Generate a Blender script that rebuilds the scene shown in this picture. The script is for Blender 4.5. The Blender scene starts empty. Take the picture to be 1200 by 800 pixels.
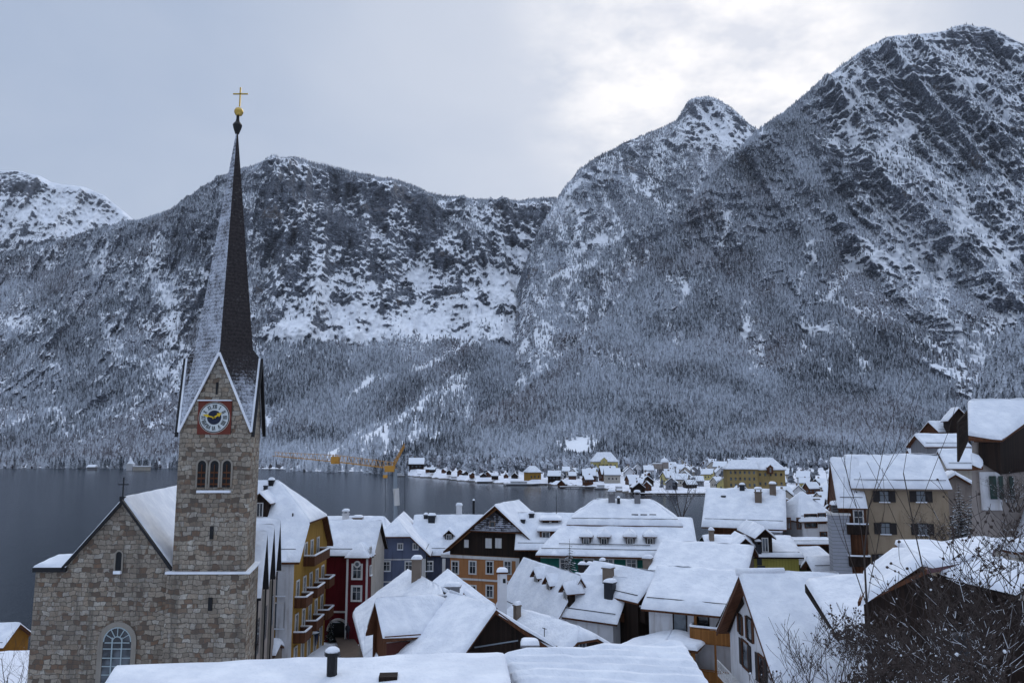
import bpy, bmesh, math, random
import numpy as np
from mathutils import Vector, Matrix
# ------------------------------------------------------------------ camera, world, sun, exposure
scene = bpy.context.scene
F_PX, HOR, CAMZ = 910.0, 522.0, 28.0
TH = math.atan((HOR-400.0)/F_PX); CT, ST = math.cos(TH), math.sin(TH)
cam_d = bpy.data.cameras.new('camera'); cam = bpy.data.objects.new('camera', cam_d)
scene.collection.objects.link(cam); scene.camera = cam
cam_d.sensor_width = 36.0; cam_d.lens = 36.0*F_PX/1200.0
cam_d.clip_start = 0.5; cam_d.clip_end = 30000.0
cam.location = (0, 0, CAMZ); cam.rotation_euler = (math.pi/2+TH, 0, 0)
vs = scene.view_settings
vs.view_transform = 'Standard'; vs.look = 'None'; vs.gamma = 1.0; vs.exposure = 0.12; vs.use_curve_mapping = False
SUN_EL, SUN_AZ = math.radians(32), math.radians(16)      # azimuth clockwise from +Y (into the picture)
world = bpy.data.worlds.new('World'); scene.world = world; world.use_nodes = True
def build_world():
    nt = world.node_tree; nt.nodes.clear(); N = nt.nodes.new; L = nt.links.new
    out = N('ShaderNodeOutputWorld'); bg = N('ShaderNodeBackground'); L(bg.outputs[0], out.inputs[0])
    sky = N('ShaderNodeTexSky'); sky.sky_type = 'NISHITA'; sky.sun_disc = False
    sky.sun_elevation = SUN_EL; sky.sun_rotation = SUN_AZ; sky.air_density = 1.0; sky.dust_density = 2.0
    bg.inputs['Strength'].default_value = 0.1
    geo = N('ShaderNodeNewGeometry'); neg = N('ShaderNodeVectorMath'); neg.operation = 'SCALE'; neg.inputs['Scale'].default_value = -1.0
    L(geo.outputs['Incoming'], neg.inputs[0])
    # the cloud deck: direction divided by its height gives streaks that flatten towards the horizon
    sep = N('ShaderNodeSeparateXYZ'); L(neg.outputs[0], sep.inputs[0])
    mz = N('ShaderNodeMath'); mz.operation = 'ABSOLUTE'; L(sep.outputs['Z'], mz.inputs[0])
    az = N('ShaderNodeMath'); az.operation = 'ADD'; az.inputs[1].default_value = 0.22; L(mz.outputs[0], az.inputs[0])
    comb = N('ShaderNodeCombineXYZ')
    for k, s in ((0, 'X'), (1, 'Y')):
        d = N('ShaderNodeMath'); d.operation = 'DIVIDE'; L(sep.outputs[s], d.inputs[0]); L(az.outputs[0], d.inputs[1]); L(d.outputs[0], comb.inputs[k])
    n1 = N('ShaderNodeTexNoise'); n1.inputs['Scale'].default_value = 1.5; n1.inputs['Detail'].default_value = 6; n1.inputs['Roughness'].default_value = 0.52
    n1.inputs['Distortion'].default_value = 0.4; L(comb.outputs[0], n1.inputs['Vector'])
    # bright patch of thin cloud in front of the sun
    dv = N('ShaderNodeVectorMath'); dv.operation = 'DOT_PRODUCT'; L(neg.outputs[0], dv.inputs[0])
    a, e = math.radians(15.5), math.radians(27.5)
    dv.inputs[1].default_value = (math.sin(a)*math.cos(e), math.cos(a)*math.cos(e), math.sin(e))
    mr = N('ShaderNodeMapRange'); mr.interpolation_type = 'SMOOTHSTEP'
    mr.inputs['From Min'].default_value = 0.962; mr.inputs['From Max'].default_value = 1.0; L(dv.outputs['Value'], mr.inputs['Value'])
    # noise for clouds contrast
    cr = N('ShaderNodeMapRange'); cr.inputs['From Min'].default_value = 0.36; cr.inputs['From Max'].default_value = 0.66; L(n1.outputs['Fac'], cr.inputs['Value'])
    n3 = N('ShaderNodeTexNoise'); n3.inputs['Scale'].default_value = 4.0; n3.inputs['Detail'].default_value = 5; n3.inputs['Roughness'].default_value = .6; L(comb.outputs[0], n3.inputs['Vector'])
    cr2 = N('ShaderNodeMapRange'); cr2.inputs['From Min'].default_value = .40; cr2.inputs['From Max'].default_value = .62; cr2.inputs['To Min'].default_value = .05; L(n3.outputs['Fac'], cr2.inputs['Value'])
    mul = N('ShaderNodeMath'); mul.operation = 'MULTIPLY'; L(mr.outputs[0], mul.inputs[0]); L(cr2.outputs[0], mul.inputs[1])
    m3 = N('ShaderNodeMapRange'); m3.interpolation_type = 'SMOOTHSTEP'; m3.inputs['From Min'].default_value = 0.80; m3.inputs['From Max'].default_value = .975; m3.inputs['To Max'].default_value = .75; L(dv.outputs['Value'], m3.inputs['Value'])
    m4 = N('ShaderNodeMath'); m4.operation = 'MULTIPLY'; m4.inputs[1].default_value = .45; L(cr.outputs[0], m4.inputs[0])
    m5 = N('ShaderNodeMath'); m5.operation = 'ADD'; m5.use_clamp = True; L(m3.outputs[0], m5.inputs[0]); L(m4.outputs[0], m5.inputs[1])
    c1 = N('ShaderNodeMix'); c1.data_type = 'RGBA'; L(m5.outputs[0], c1.inputs['Factor'])
    c1.inputs['A'].default_value = (3.85, 4.65, 6.15, 1); c1.inputs['B'].default_value = (5.35, 5.95, 7.1, 1)
    c2 = N('ShaderNodeMix'); c2.data_type = 'RGBA'; L(mul.outputs[0], c2.inputs['Factor']); L(c1.outputs['Result'], c2.inputs['A'])
    c2.inputs['B'].default_value = (9.3, 9.3, 9.5, 1)
    c3 = N('ShaderNodeMix'); c3.data_type = 'RGBA'; c3.inputs['Factor'].default_value = 0.94; L(sky.outputs[0], c3.inputs['A']); L(c2.outputs['Result'], c3.inputs['B'])
    zz = N('ShaderNodeMapRange'); zz.interpolation_type = 'SMOOTHSTEP'        # an overcast sky is brightest overhead
    for k, v in (('From Min', .5), ('From Max', .95), ('To Min', 1.0), ('To Max', 2.1)): zz.inputs[k].default_value = v
    L(sep.outputs['Z'], zz.inputs['Value'])
    sc = N('ShaderNodeVectorMath'); sc.operation = 'SCALE'; L(c3.outputs['Result'], sc.inputs[0]); L(zz.outputs[0], sc.inputs['Scale'])
    L(sc.outputs[0], bg.inputs['Color'])
build_world()
sun_d = bpy.data.lights.new('sun', 'SUN'); sun_d.energy = 0.7; sun_d.angle = math.radians(25); sun_d.color = (1.0, 0.96, 0.9)
sun = bpy.data.objects.new('sun', sun_d); scene.collection.objects.link(sun)
sun.rotation_euler = Vector((-math.sin(SUN_AZ)*math.cos(SUN_EL), -math.cos(SUN_AZ)*math.cos(SUN_EL), -math.sin(SUN_EL))).to_track_quat('-Z', 'Y').to_euler()

C = scene.collection
R = math.radians
def W(px, py, D):
    """point at distance D in front (world y) seen at photo pixel px,py (1200 wide)"""
    u = (np.asarray(px, float)-600.0)/F_PX; v = (400.0-np.asarray(py, float))/F_PX
    f = CT-v*ST; t = D/f
    return u*t, D+0*u, CAMZ+(ST+v*CT)*t
# ------------------------------------------------------------------ helpers
MATS = {}
def principled(name, col=(.5,.5,.5), rough=.7, metal=0.0, build=None, spec=.3):
    m = bpy.data.materials.new(name); m.use_nodes = True; nt = m.node_tree
    b = nt.nodes['Principled BSDF']; b.inputs['Base Color'].default_value = (*col, 1); b.inputs['Roughness'].default_value = rough
    b.inputs['Metallic'].default_value = metal; b.inputs['Specular IOR Level'].default_value = spec
    if build: build(nt, b)
    MATS[name] = m; return m
def nn(nt, t, **kw):
    n = nt.nodes.new(t)
    for k, v in kw.items(): setattr(n, k, v)
    return n
def noise(nt, scale, detail=3, rough=.55, vec=None, dist=0):
    n = nn(nt, 'ShaderNodeTexNoise'); n.inputs['Scale'].default_value = scale; n.inputs['Detail'].default_value = detail
    n.inputs['Roughness'].default_value = rough; n.inputs['Distortion'].default_value = dist
    if vec is not None: nt.links.new(vec, n.inputs['Vector'])
    return n.outputs['Fac']
def math_(nt, op, a, b=None, clamp=False):
    n = nn(nt, 'ShaderNodeMath', operation=op); n.use_clamp = clamp
    for i, x in enumerate((a, b)):
        if x is None: continue
        if isinstance(x, (int, float)): n.inputs[i].default_value = x
        else: nt.links.new(x, n.inputs[i])
    return n.outputs[0]
def ramp(nt, x, lo, hi, a=0.0, b=1.0, smooth=True):
    n = nn(nt, 'ShaderNodeMapRange'); n.interpolation_type = 'SMOOTHSTEP' if smooth else 'LINEAR'
    for k, v in (('From Min', lo), ('From Max', hi), ('To Min', a), ('To Max', b)): n.inputs[k].default_value = v
    nt.links.new(x, n.inputs['Value']); return n.outputs[0]
def mixc(nt, f, a, b, mode='MIX'):
    n = nn(nt, 'ShaderNodeMix', data_type='RGBA', blend_type=mode)
    for k, x in (('Factor', f), ('A', a), ('B', b)):
        if isinstance(x, (int, float)): n.inputs[k].default_value = x
        elif isinstance(x, tuple): n.inputs[k].default_value = (*x, 1) if len(x) == 3 else x
        else: nt.links.new(x, n.inputs[k])
    return n.outputs['Result']
def objvec(nt, scale=(1,1,1), kind='Object', rot=(0,0,0)):
    t = nn(nt, 'ShaderNodeTexCoord'); m = nn(nt, 'ShaderNodeMapping'); m.inputs['Scale'].default_value = scale; m.inputs['Rotation'].default_value = rot
    nt.links.new(t.outputs[kind], m.inputs['Vector']); return m.outputs[0]
def bump(nt, b, h, strength=.3, dist=.05):
    n = nn(nt, 'ShaderNodeBump'); n.inputs['Strength'].default_value = strength; n.inputs['Distance'].default_value = dist
    nt.links.new(h, n.inputs['Height']); nt.links.new(n.outputs[0], b.inputs['Normal'])
def tag(o, label=None, cat=None, group=None, kind=None):
    if label: o['label'] = label
    if cat: o['category'] = cat
    if group: o['group'] = group
    if kind: o['kind'] = kind
    return o
def mesh_np(name, V, Fc, mat=None, smooth=False, parent=None, attrs=None, nper=None):
    """numpy mesh: V (n,3), Fc (m,k)"""
    me = bpy.data.meshes.new(name); V = np.asarray(V, np.float32); Fc = np.asarray(Fc, np.int32)
    k = Fc.shape[1]; me.vertices.add(len(V)); me.vertices.foreach_set('co', V.ravel())
    me.loops.add(Fc.size); me.loops.foreach_set('vertex_index', Fc.ravel())
    me.polygons.add(len(Fc)); me.polygons.foreach_set('loop_start', np.arange(len(Fc), dtype=np.int32)*k)
    me.polygons.foreach_set('loop_total', np.full(len(Fc), k, np.int32))
    me.polygons.foreach_set('use_smooth', np.full(len(Fc), smooth, bool))
    me.update(calc_edges=True)
    for an, arr in (attrs or {}).items():
        a = me.attributes.new(an, 'FLOAT', 'POINT'); a.data.foreach_set('value', np.asarray(arr, np.float32).ravel())
    if mat: me.materials.append(mat)
    o = bpy.data.objects.new(name, me); C.objects.link(o)
    if parent: o.parent = parent
    return o
# ------------------------------------------------------------------ numpy noise
def _h(ix, iy, iz, seed):
    h = (ix.astype(np.int64)*374761393 + iy.astype(np.int64)*668265263 + iz.astype(np.int64)*2147483647 + seed*1274126177) & 0xffffffff
    h = ((h ^ (h >> 13))*1274126177) & 0xffffffff
    h = ((h ^ (h >> 16))*2246822519) & 0xffffffff
    return ((h ^ (h >> 15)) & 0xffffff)/float(0xffffff)
def vnoise(x, y, z, seed=0):
    ix, iy, iz = np.floor(x), np.floor(y), np.floor(z); fx, fy, fz = x-ix, y-iy, z-iz
    fx, fy, fz = [t*t*t*(t*(t*6-15)+10) for t in (fx, fy, fz)]
    ix, iy, iz = ix.astype(np.int64), iy.astype(np.int64), iz.astype(np.int64); r = 0
    for a in (0, 1):
        for b in (0, 1):
            for c in (0, 1):
                r = r + _h(ix+a, iy+b, iz+c, seed)*(fx if a else 1-fx)*(fy if b else 1-fy)*(fz if c else 1-fz)
    return r
def fbm(x, y, z, oct=4, seed=0, gain=.5, ridged=False):
    s = 0; a = 1; tot = 0
    for k in range(oct):
        n = vnoise(x*2**k+13.7*k, y*2**k+5.1*k, z*2**k+9.3*k, seed+k)
        if ridged: n = 1-np.abs(2*n-1)
        s = s+a*n; tot += a; a *= gain
    return s/tot
def sst(x, a, b):
    t = np.clip((x-a)/(b-a), 0, 1); return t*t*(3-2*t)
def blob(u, y, cx, cy, rx, ry, ang=0.0):
    c, s = math.cos(R(ang)), math.sin(R(ang)); dx, dy = u-cx, y-cy
    a = (dx*c+dy*s)/rx; b = (-dx*s+dy*c)/ry
    return np.exp(-(a*a+b*b)*1.1)
def stroke(u, y, pts, w):
    d = np.full(u.shape, 1e9)
    for (x0, y0), (x1, y1) in zip(pts, pts[1:]):
        vx, vy = x1-x0, y1-y0; t = np.clip(((u-x0)*vx+(y-y0)*vy)/(vx*vx+vy*vy), 0, 1)
        d = np.minimum(d, np.hypot(u-x0-t*vx, y-y0-t*vy))
    return np.exp(-(d/w)**2*1.1)
# ------------------------------------------------------------------ terrain materials
def mountain_mat():
    def build(nt, b):
        L = nt.links.new
        geo = nn(nt, 'ShaderNodeNewGeometry'); sep = nn(nt, 'ShaderNodeSeparateXYZ'); L(geo.outputs['Normal'], sep.inputs[0])
        sb = nn(nt, 'ShaderNodeAttribute', attribute_name='snowbias').outputs['Fac']
        pos = objvec(nt, (1,1,1)); strata = objvec(nt, (.25,.25,1.5), rot=(R(8), R(14), 0)); vert = objvec(nt, (1,1,.16))
        a = noise(nt, .05, 6, .68, strata); b_ = noise(nt, .018, 5, .6, pos); c = noise(nt, .07, 4, .65, vert)
        fine = noise(nt, .16, 6, .85, strata); crag = noise(nt, .05, 8, .82, pos)
        st = nn(nt, 'ShaderNodeAttribute', attribute_name='strata').outputs['Fac']
        v = math_(nt, 'ADD', sep.outputs['Z'], math_(nt, 'MULTIPLY', math_(nt, 'SUBTRACT', a, .5), math_(nt, 'MULTIPLY', st, 1.3)))
        v = math_(nt, 'ADD', v, math_(nt, 'MULTIPLY', math_(nt, 'SUBTRACT', b_, .5), .5))
        v = math_(nt, 'ADD', v, math_(nt, 'MULTIPLY', math_(nt, 'SUBTRACT', c, .5), math_(nt, 'SUBTRACT', 1.5, st)))
        v = math_(nt, 'ADD', v, math_(nt, 'MULTIPLY', math_(nt, 'SUBTRACT', fine, .5), 2.0))
        v = math_(nt, 'ADD', v, math_(nt, 'MULTIPLY', math_(nt, 'SUBTRACT', crag, .5), 1.9))
        v = math_(nt, 'ADD', v, math_(nt, 'MULTIPLY', sb, 1.55))
        snow = ramp(nt, v, .36, .48)
        rock = mixc(nt, noise(nt, .03, 5, .6, pos), (.022,.026,.036), (.10,.105,.125))
        rock = mixc(nt, ramp(nt, noise(nt, .012, 3, .5, pos), .60, .72), rock, (.135,.115,.105))
        dust = ramp(nt, noise(nt, .30, 4, .85, strata), .47, .60, 0, .7)      # thin snow caught on rock ledges
        rock = mixc(nt, dust, rock, (.36,.40,.47))
        col = mixc(nt, snow, rock, (.86,.88,.92)); L(col, b.inputs['Base Color'])
        bump(nt, b, math_(nt, 'ADD', a, math_(nt, 'MULTIPLY', c, .6)), .7, 9.0)
    return principled('snowy_rock', rough=.85, build=build, spec=.1)
def forest_mat():
    def build(nt, b):
        L = nt.links.new
        geo = nn(nt, 'ShaderNodeNewGeometry'); sep = nn(nt, 'ShaderNodeSeparateXYZ'); L(geo.outputs['Normal'], sep.inputs[0])
        fr = nn(nt, 'ShaderNodeAttribute', attribute_name='frost').outputs['Fac']
        tn = nn(nt, 'ShaderNodeAttribute', attribute_name='tone').outputs['Fac']
        n = noise(nt, .9, 3, .7, objvec(nt, (1,1,1)))
        v = math_(nt, 'ADD', math_(nt, 'MULTIPLY', math_(nt, 'SUBTRACT', n, .5), 1.3), math_(nt, 'MULTIPLY', math_(nt, 'SUBTRACT', sep.outputs['Z'], .45), .4))
        s = ramp(nt, math_(nt, 'ADD', v, fr), -.46, .38)
        leaf = mixc(nt, tn, (.016,.021,.028), (.082,.066,.070))
        L(mixc(nt, s, leaf, (.62,.66,.73)), b.inputs['Base Color'])
    return principled('frosted_conifer', rough=.9, build=build, spec=.05)
M_MTN = mountain_mat(); M_FOR = forest_mat()
forest_parts = []
def tree_template(tiers, sides, seed, droop=.55):
    """conifer of unit height: stacked ragged skirts"""
    rg = np.random.RandomState(seed); V = []; Fc = []
    for t in range(tiers):
        z0 = .06+.86*t/tiers; z1 = min(1.0, z0+1.55/tiers*.9+.05); r = .24*(1-.90*t/tiers)+.012
        base = len(V); V.append((0, 0, z1))
        for s in range(sides):
            a = 2*math.pi*(s+.5*(t%2))/sides; rr = r*rg.uniform(.62, 1.15)
            V.append((rr*math.cos(a), rr*math.sin(a), z0+rg.uniform(-.03, .03)))
        for s in range(sides): Fc.append((base, base+1+s, base+1+(s+1)%sides))
    return np.array(V), np.array(Fc)
def bush_template(seed):
    """rounded bare-crowned broadleaf, seen as a frosty mass"""
    rg = np.random.RandomState(seed); V = [(0,0,1.0)]; Fc = []; S = 6
    for z, r in ((.78,.20),(.48,.30),(.2,.2)):
        for s in range(S):
            a = 2*math.pi*s/S; rr = r*rg.uniform(.7,1.25); V.append((rr*math.cos(a), rr*math.sin(a), z+rg.uniform(-.07,.07)))
    for s in range(S): Fc.append((0, 1+s, 1+(s+1)%S))
    for k in range(2):
        for s in range(S):
            a, b2 = 1+k*S+s, 1+k*S+(s+1)%S; c, d = a+S, b2+S; Fc += [(a, c, d), (a, d, b2)]
    return np.array(V), np.array(Fc)
def trees_mesh(P, H, tone, frost, templates, seed, wid=None):
    rg = np.random.RandomState(seed); which = rg.randint(0, len(templates), len(P)); ang = rg.uniform(0, 6.283, len(P))
    if wid is None: wid = rg.uniform(.75, 1.15, len(P))
    Vs = []; Fs = []; T = []; Fr = []; off = 0
    for k, (V, Fc) in enumerate(templates):
        m = which == k; n = m.sum()
        if not n: continue
        c, s = np.cos(ang[m])[:,None], np.sin(ang[m])[:,None]; h = H[m][:,None]; w = h*wid[m][:,None]
        x = (V[:,0]*c-V[:,1]*s)*w+P[m][:,0:1]; y = (V[:,0]*s+V[:,1]*c)*w+P[m][:,1:2]; z = V[:,2]*h+P[m][:,2:3]
        Vs.append(np.stack([x,y,z],-1).reshape(-1,3)); nv = len(V)
        Fs.append((Fc[None]+(np.arange(n)*nv)[:,None,None]).reshape(-1,3)+off); off += n*nv
        T.append(np.repeat(tone[m], nv)); Fr.append(np.repeat(frost[m], nv))
    return np.concatenate(Vs), np.concatenate(Fs), np.concatenate(T), np.concatenate(Fr)
TPL_FAR = [tree_template(3, 5, s) for s in range(5)]; TPL_NEAR = [tree_template(7, 7, 20+s) for s in range(6)]; TPL_BUSH = [bush_template(40+s) for s in range(5)]

def massif(name, ridge, base, Dr, nt_rows, step, x0, x1, power, disp, masks, seed, ntrees, treeh=(11,19), strata_amp=1.0, jag=2.5, zbase=None, dscale=(1,1), crest=.75, gz3=60):
    """ridge/base: lists (px, y); Dr: list (px, depth of the ridge); base stands on the lake plane"""
    U = np.arange(x0, x1+.1, step); T = np.linspace(0, 1, nt_rows)
    ry = np.interp(U, *zip(*ridge)); ry = ry+(fbm(U/23, U*0+seed, U*0, 4, seed)-.5)*jag*2
    by = np.interp(U, *zip(*base)); dr = np.interp(U, *zip(*Dr))
    if isinstance(zbase, list):
        zb = np.interp(U, *zip(*zbase))
        v = (400-by)/F_PX; db = (zb-CAMZ)*(CT-v*ST)/(ST+v*CT)
    else:
        v = (400-by)/F_PX; db = -CAMZ*(CT-v*ST)/(ST+v*CT)
        if zbase is not None: db = U*0+zbase
    u, t = np.meshgrid(U, T); y = by+(ry-by)*t
    D = db+(dr-db)*t**power
    X, Y, Z = W(u, y, D)
    uw = u+(fbm(u/25, y/25, u*0, 3, seed+77)-.5)*34; yw = y+(fbm(u/20, y/20, u*0+3, 3, seed+78)-.5)*16
    F, S, K = masks(uw, yw); F = np.maximum(F, crest*sst(t, .965, .99)); S = S-.16*F*sst(F, .3, .7)
                        # forest density, snow bias, rock roughness
    env = np.clip(t*6, 0, 1)*np.clip((1-t)*25, .15, 1)
    # spurs and gullies running down the slope, then ragged rock, then strata ledges
    g = fbm(X/330+Z/1500, Y/1600, Z/1400, 3, seed+5, ridged=True)-.6
    g2 = fbm(X/95+Z/500, Y/700, Z/420, 4, seed+9, ridged=True)-.6
    g3 = fbm(X/30+Z/gz3*.6, Y/170, Z/gz3, 4, seed+17, .58, ridged=True)-.6
    g4 = fbm(X/13+Z/60, Y/60, Z/15, 3, seed+18, .6)-.5
    ph = (Z+.22*X*dscale[1]+150*fbm(X/260, Y/900, Z/170, 4, seed+21))/38.0
    fr = ph-np.floor(ph); ter = sst(fr, .62, .98)-fr
    ph2 = (Z+.3*X*dscale[1]+60*fbm(X/90, Y/500, Z/60, 3, seed+25))/15.0
    sm = sst(fbm(X/130, Y/400, Z/70, 3, seed+27), .42, .62); sm2 = sst(fbm(X/70, Y/300, Z/45, 3, seed+28), .42, .62)
    fr2 = ph2-np.floor(ph2); ter2 = sst(fr2, .55, .97)-fr2
    d = -disp*(g*190+g2*70*(.35+K)+g3*34*K+(g4*16)*K)+strata_amp*K*(ter*17*sm+ter2*8*sm2)
    d = d*env*np.clip(D/1500, .3, 1.3)
    rad = np.hypot(X, Y); X = X*(1+d/rad); Y = Y*(1+d/rad)
    # far side, falling away behind the crest
    n = len(U); back = []
    for q, (dd, dz) in enumerate(((60, -20), (300, -240), (900, -900))):
        k = (rad[-1]+dd)/rad[-1]; back.append(np.stack([X[-1]*k, Y[-1]*k, np.maximum(Z[-1]+dz, -5)], -1))
    V = np.concatenate([np.stack([X,Y,Z], -1).reshape(-1,3)]+back); rows = nt_rows+3
    i = np.arange(rows-1)[:,None]*n+np.arange(n-1)[None]; Fc = np.stack([i, i+1, i+n+1, i+n], -1).reshape(-1,4)
    sb = np.concatenate([S.ravel(), np.zeros(3*n)])
    o = mesh_np(name, V, Fc, M_MTN, True, attrs={'snowbias': sb, 'strata': np.full(len(sb), strata_amp)}); tag(o, kind='structure')
    # trees
    if ntrees:
        rg = np.random.RandomState(seed+100); N = ntrees*12
        fu = rg.uniform(0, n-1.001, N); ft = rg.uniform(0, nt_rows-1.001, N); iu, it = fu.astype(int), ft.astype(int); fu -= iu; ft -= it
        def bl(A): return (A[it,iu]*(1-fu)+A[it,iu+1]*fu)*(1-ft)+(A[it+1,iu]*(1-fu)+A[it+1,iu+1]*fu)*ft
        du = np.stack([X[it,iu+1]-X[it,iu], Y[it,iu+1]-Y[it,iu], Z[it,iu+1]-Z[it,iu]], -1)
        dt = np.stack([X[it+1,iu]-X[it,iu], Y[it+1,iu]-Y[it,iu], Z[it+1,iu]-Z[it,iu]], -1)
        nrm = np.cross(du, dt); nz = np.abs(nrm[:,2])/(np.linalg.norm(nrm, axis=1)+1e-9)
        x, yy, z, dd, f, s = bl(X), bl(Y), bl(Z), bl(D), bl(F), bl(S); hgt = by[iu]-ry[iu]
        cl = fbm(x/70, yy/120, z/90, 3, seed+31)
        w = f*np.clip((nz-.28)/.25, .06, 1)*(dd/dd.max())**1.6*(hgt/hgt.max())*np.clip((cl-.30)*4+f*1.4-.4, .03, 1)
        keep = rg.uniform(0, 1, N) < w*ntrees/max(1e-6, w.sum())
        x, yy, z, dd, f = x[keep], yy[keep], z[keep], dd[keep], f[keep]; m = len(x)
        H = rg.uniform(treeh[0], treeh[1], m)*np.where(rg.uniform(0,1,m)<.12, 1.25, 1)*np.clip(1.1-.35*z/1200, .55, 1.1)
        bz = fbm(x/160, yy/200, z/160, 3, seed+41)
        tone = np.clip((bz-.5)*5+rg.uniform(-.3,.5,m), 0, 1); frost = .30*(fbm(x/110, yy/160, z/110, 3, seed+51)-.5)*2+rg.uniform(-.22,.26,m)+.04
        bush = (rg.uniform(0,1,m) < np.clip((bz-.5)*5, .03, .5)) & (z < 420)
        near = dd < 1250
        P = np.stack([x, yy, z-H*.06], -1)
        for sel, tp, hs in ((~bush&~near, TPL_FAR, 1), (~bush&near, TPL_NEAR, 1), (bush, TPL_BUSH, .55)):
            if sel.sum(): forest_parts.append(trees_mesh(P[sel], H[sel]*hs, np.where(bush, .75, tone)[sel], (frost-bush*.06)[sel], tp, seed+60))
    return o
# ------------------------------------------------------------------ the massifs
def masks_left(u, y):
    n = fbm(u/30, y/30, u*0, 3, 71); nv = fbm(u/9, y/60, u*0, 3, 72)
    F = np.full(u.shape, .62)
    # rock and snow wall of the cirque, right of the spire
    wall = sst(u, 285, 330)*(1-sst(y, 398, 412)); F = F*(1-.93*wall)
    F = F*(1-.5*sst(y, 400, 470)*0)
    left = (1-sst(u, 270, 320))
    F = F*(1-left*.55*sst(n, .42, .6)*sst(y, 290, 330)*(1-sst(y, 480, 505)))
    F = np.maximum(F, left*.95*(1-sst(y, 268, 300))*sst(u, 30, 70)); F = np.maximum(F, .95*left*blob(u, y, 60, 340, 70, 40))
    F = np.maximum(F, .95*sst(y, 500, 520)*left); F = np.maximum(F, left*.9*blob(u, y, 145, 500, 60, 22, -22))
    F = np.maximum(F, .95*sst(u, 300, 320)*sst(y+44*(n-.5), 404+8*np.sin(u/22), 426+8*np.sin(u/22)))
    F = np.maximum(F, .75*blob(u, y, 545, 285, 42, 11, 30)); F = np.maximum(F, .8*wall*sst(y, 0, 1)*(1-sst(y, 245, 262))*sst(u, 480, 510)*sst(nv, .35, .55))
    S = -.02+.10*(nv-.5)
    for p, w in (([(30,300),(28,330)], 4), ([(60,290),(62,315)], 4), ([(120,300),(118,330)], 5), ([(95,405),(92,440)], 6), ([(60,425),(55,450)], 5), ([(130,395),(135,420)], 5), ([(160,455),(150,480)], 6), ([(235,330),(232,360)], 4), ([(30,480),(20,500)], 7)): S = S+left*.3*stroke(u, y, p, w)
    S = S+.34*stroke(u, y, [(186,290),(188,345),(198,380)], 9)+.30*stroke(u, y, [(200,385),(190,420),(180,450)], 8)
    S = S+.30*stroke(u, y, [(82,488),(70,510)], 14)+.25*stroke(u, y, [(150,490),(172,500)], 8)
    S = S+wall*(-.03+.08*sst(y, 295, 350))+.42*wall*sst(y+26*(n-.5), 382, 402)
    S = S+.55*blob(u, y, 493, 322, 14, 22)+.6*blob(u, y, 612, 300, 24, 8)+.35*blob(u, y, 590, 340, 30, 22)+.35*blob(u, y, 560, 370, 60, 14)
    S = S+.35*stroke(u, y, [(380,345),(420,375),(500,385)], 16)+.2*blob(u, y, 340, 380, 30, 25)
    # named dark buttresses
    for cx, cy, rx, ry, a in ((355,235,45,10,0),(345,243,26,7,0),(395,262,22,13,0),(410,215,18,9,0),(405,280,12,20,-35),(440,250,8,24,-12),(490,250,14,34,-38),
                              (497,288,14,10,0),(353,300,8,22,-25),(318,265,12,9,0),(325,300,14,10,0),(446,330,9,22,-15),(318,375,16,14,30),(480,395,4,9,-20),(505,362,7,8,0),
                              (540,345,12,9,0),(570,352,10,10,0),(618,262,14,9,0),(600,295,9,5,0),(522,310,12,9,0),(312,345,8,10,0),(480,300,9,9,0),(378,388,10,7,0),(457,373,8,18,-20),(345,350,14,7,20),(405,355,16,5,15),(430,385,12,4,10),(500,345,14,6,-15),(530,385,16,4,5),(560,395,14,4,0),(400,320,18,8,-30),(470,345,10,10,0),(335,330,10,12,20),(585,370,10,6,0)):
        S = S-.60*blob(u, y, cx, cy, rx, ry, a)
    for cx, cy, rx, ry in ((150,282,8,8),(185,282,22,5),(215,312,20,4),(88,315,9,6),(110,345,10,6),(190,365,22,4),(235,355,20,8),(155,408,14,6),(90,417,10,6),(10,435,12,6),(250,380,20,10),(45,450,40,10),(90,470,30,8),(30,330,20,6),(70,400,26,7),(130,440,30,6),(20,400,18,6),(225,300,18,6),(170,330,14,5),(60,480,26,5),(140,370,20,5)):
        S = S-.42*blob(u, y, cx, cy, rx, ry)
    K = np.clip(.35+wall*.8+.5*left*sst(n, .4, .6)*(1-sst(y, 490, 510)), 0, 1.2)
    K = K*(1-.85*sst(u, 300, 330)*sst(y, 402, 415))
    F = F*(1-np.clip(S*1.6, 0, .97))
    # pale avalanche tracks in the wood below the wall
    for p, w in (([(335,545),(400,520),(450,498),(500,462),(545,438)], 5), ([(400,470),(420,458),(440,440)], 5), ([(355,497),(372,492)], 4), ([(345,400),(330,425),(318,440)], 4), ([(420,400),(405,428)], 3), ([(560,400),(520,425),(480,445)], 4), ([(500,408),(470,428)], 3)):
        q = stroke(u, y, p, w)*sst(n, .3, .5); F = F*(1-.75*q); S = S+.3*q
    return F, S, K
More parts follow.
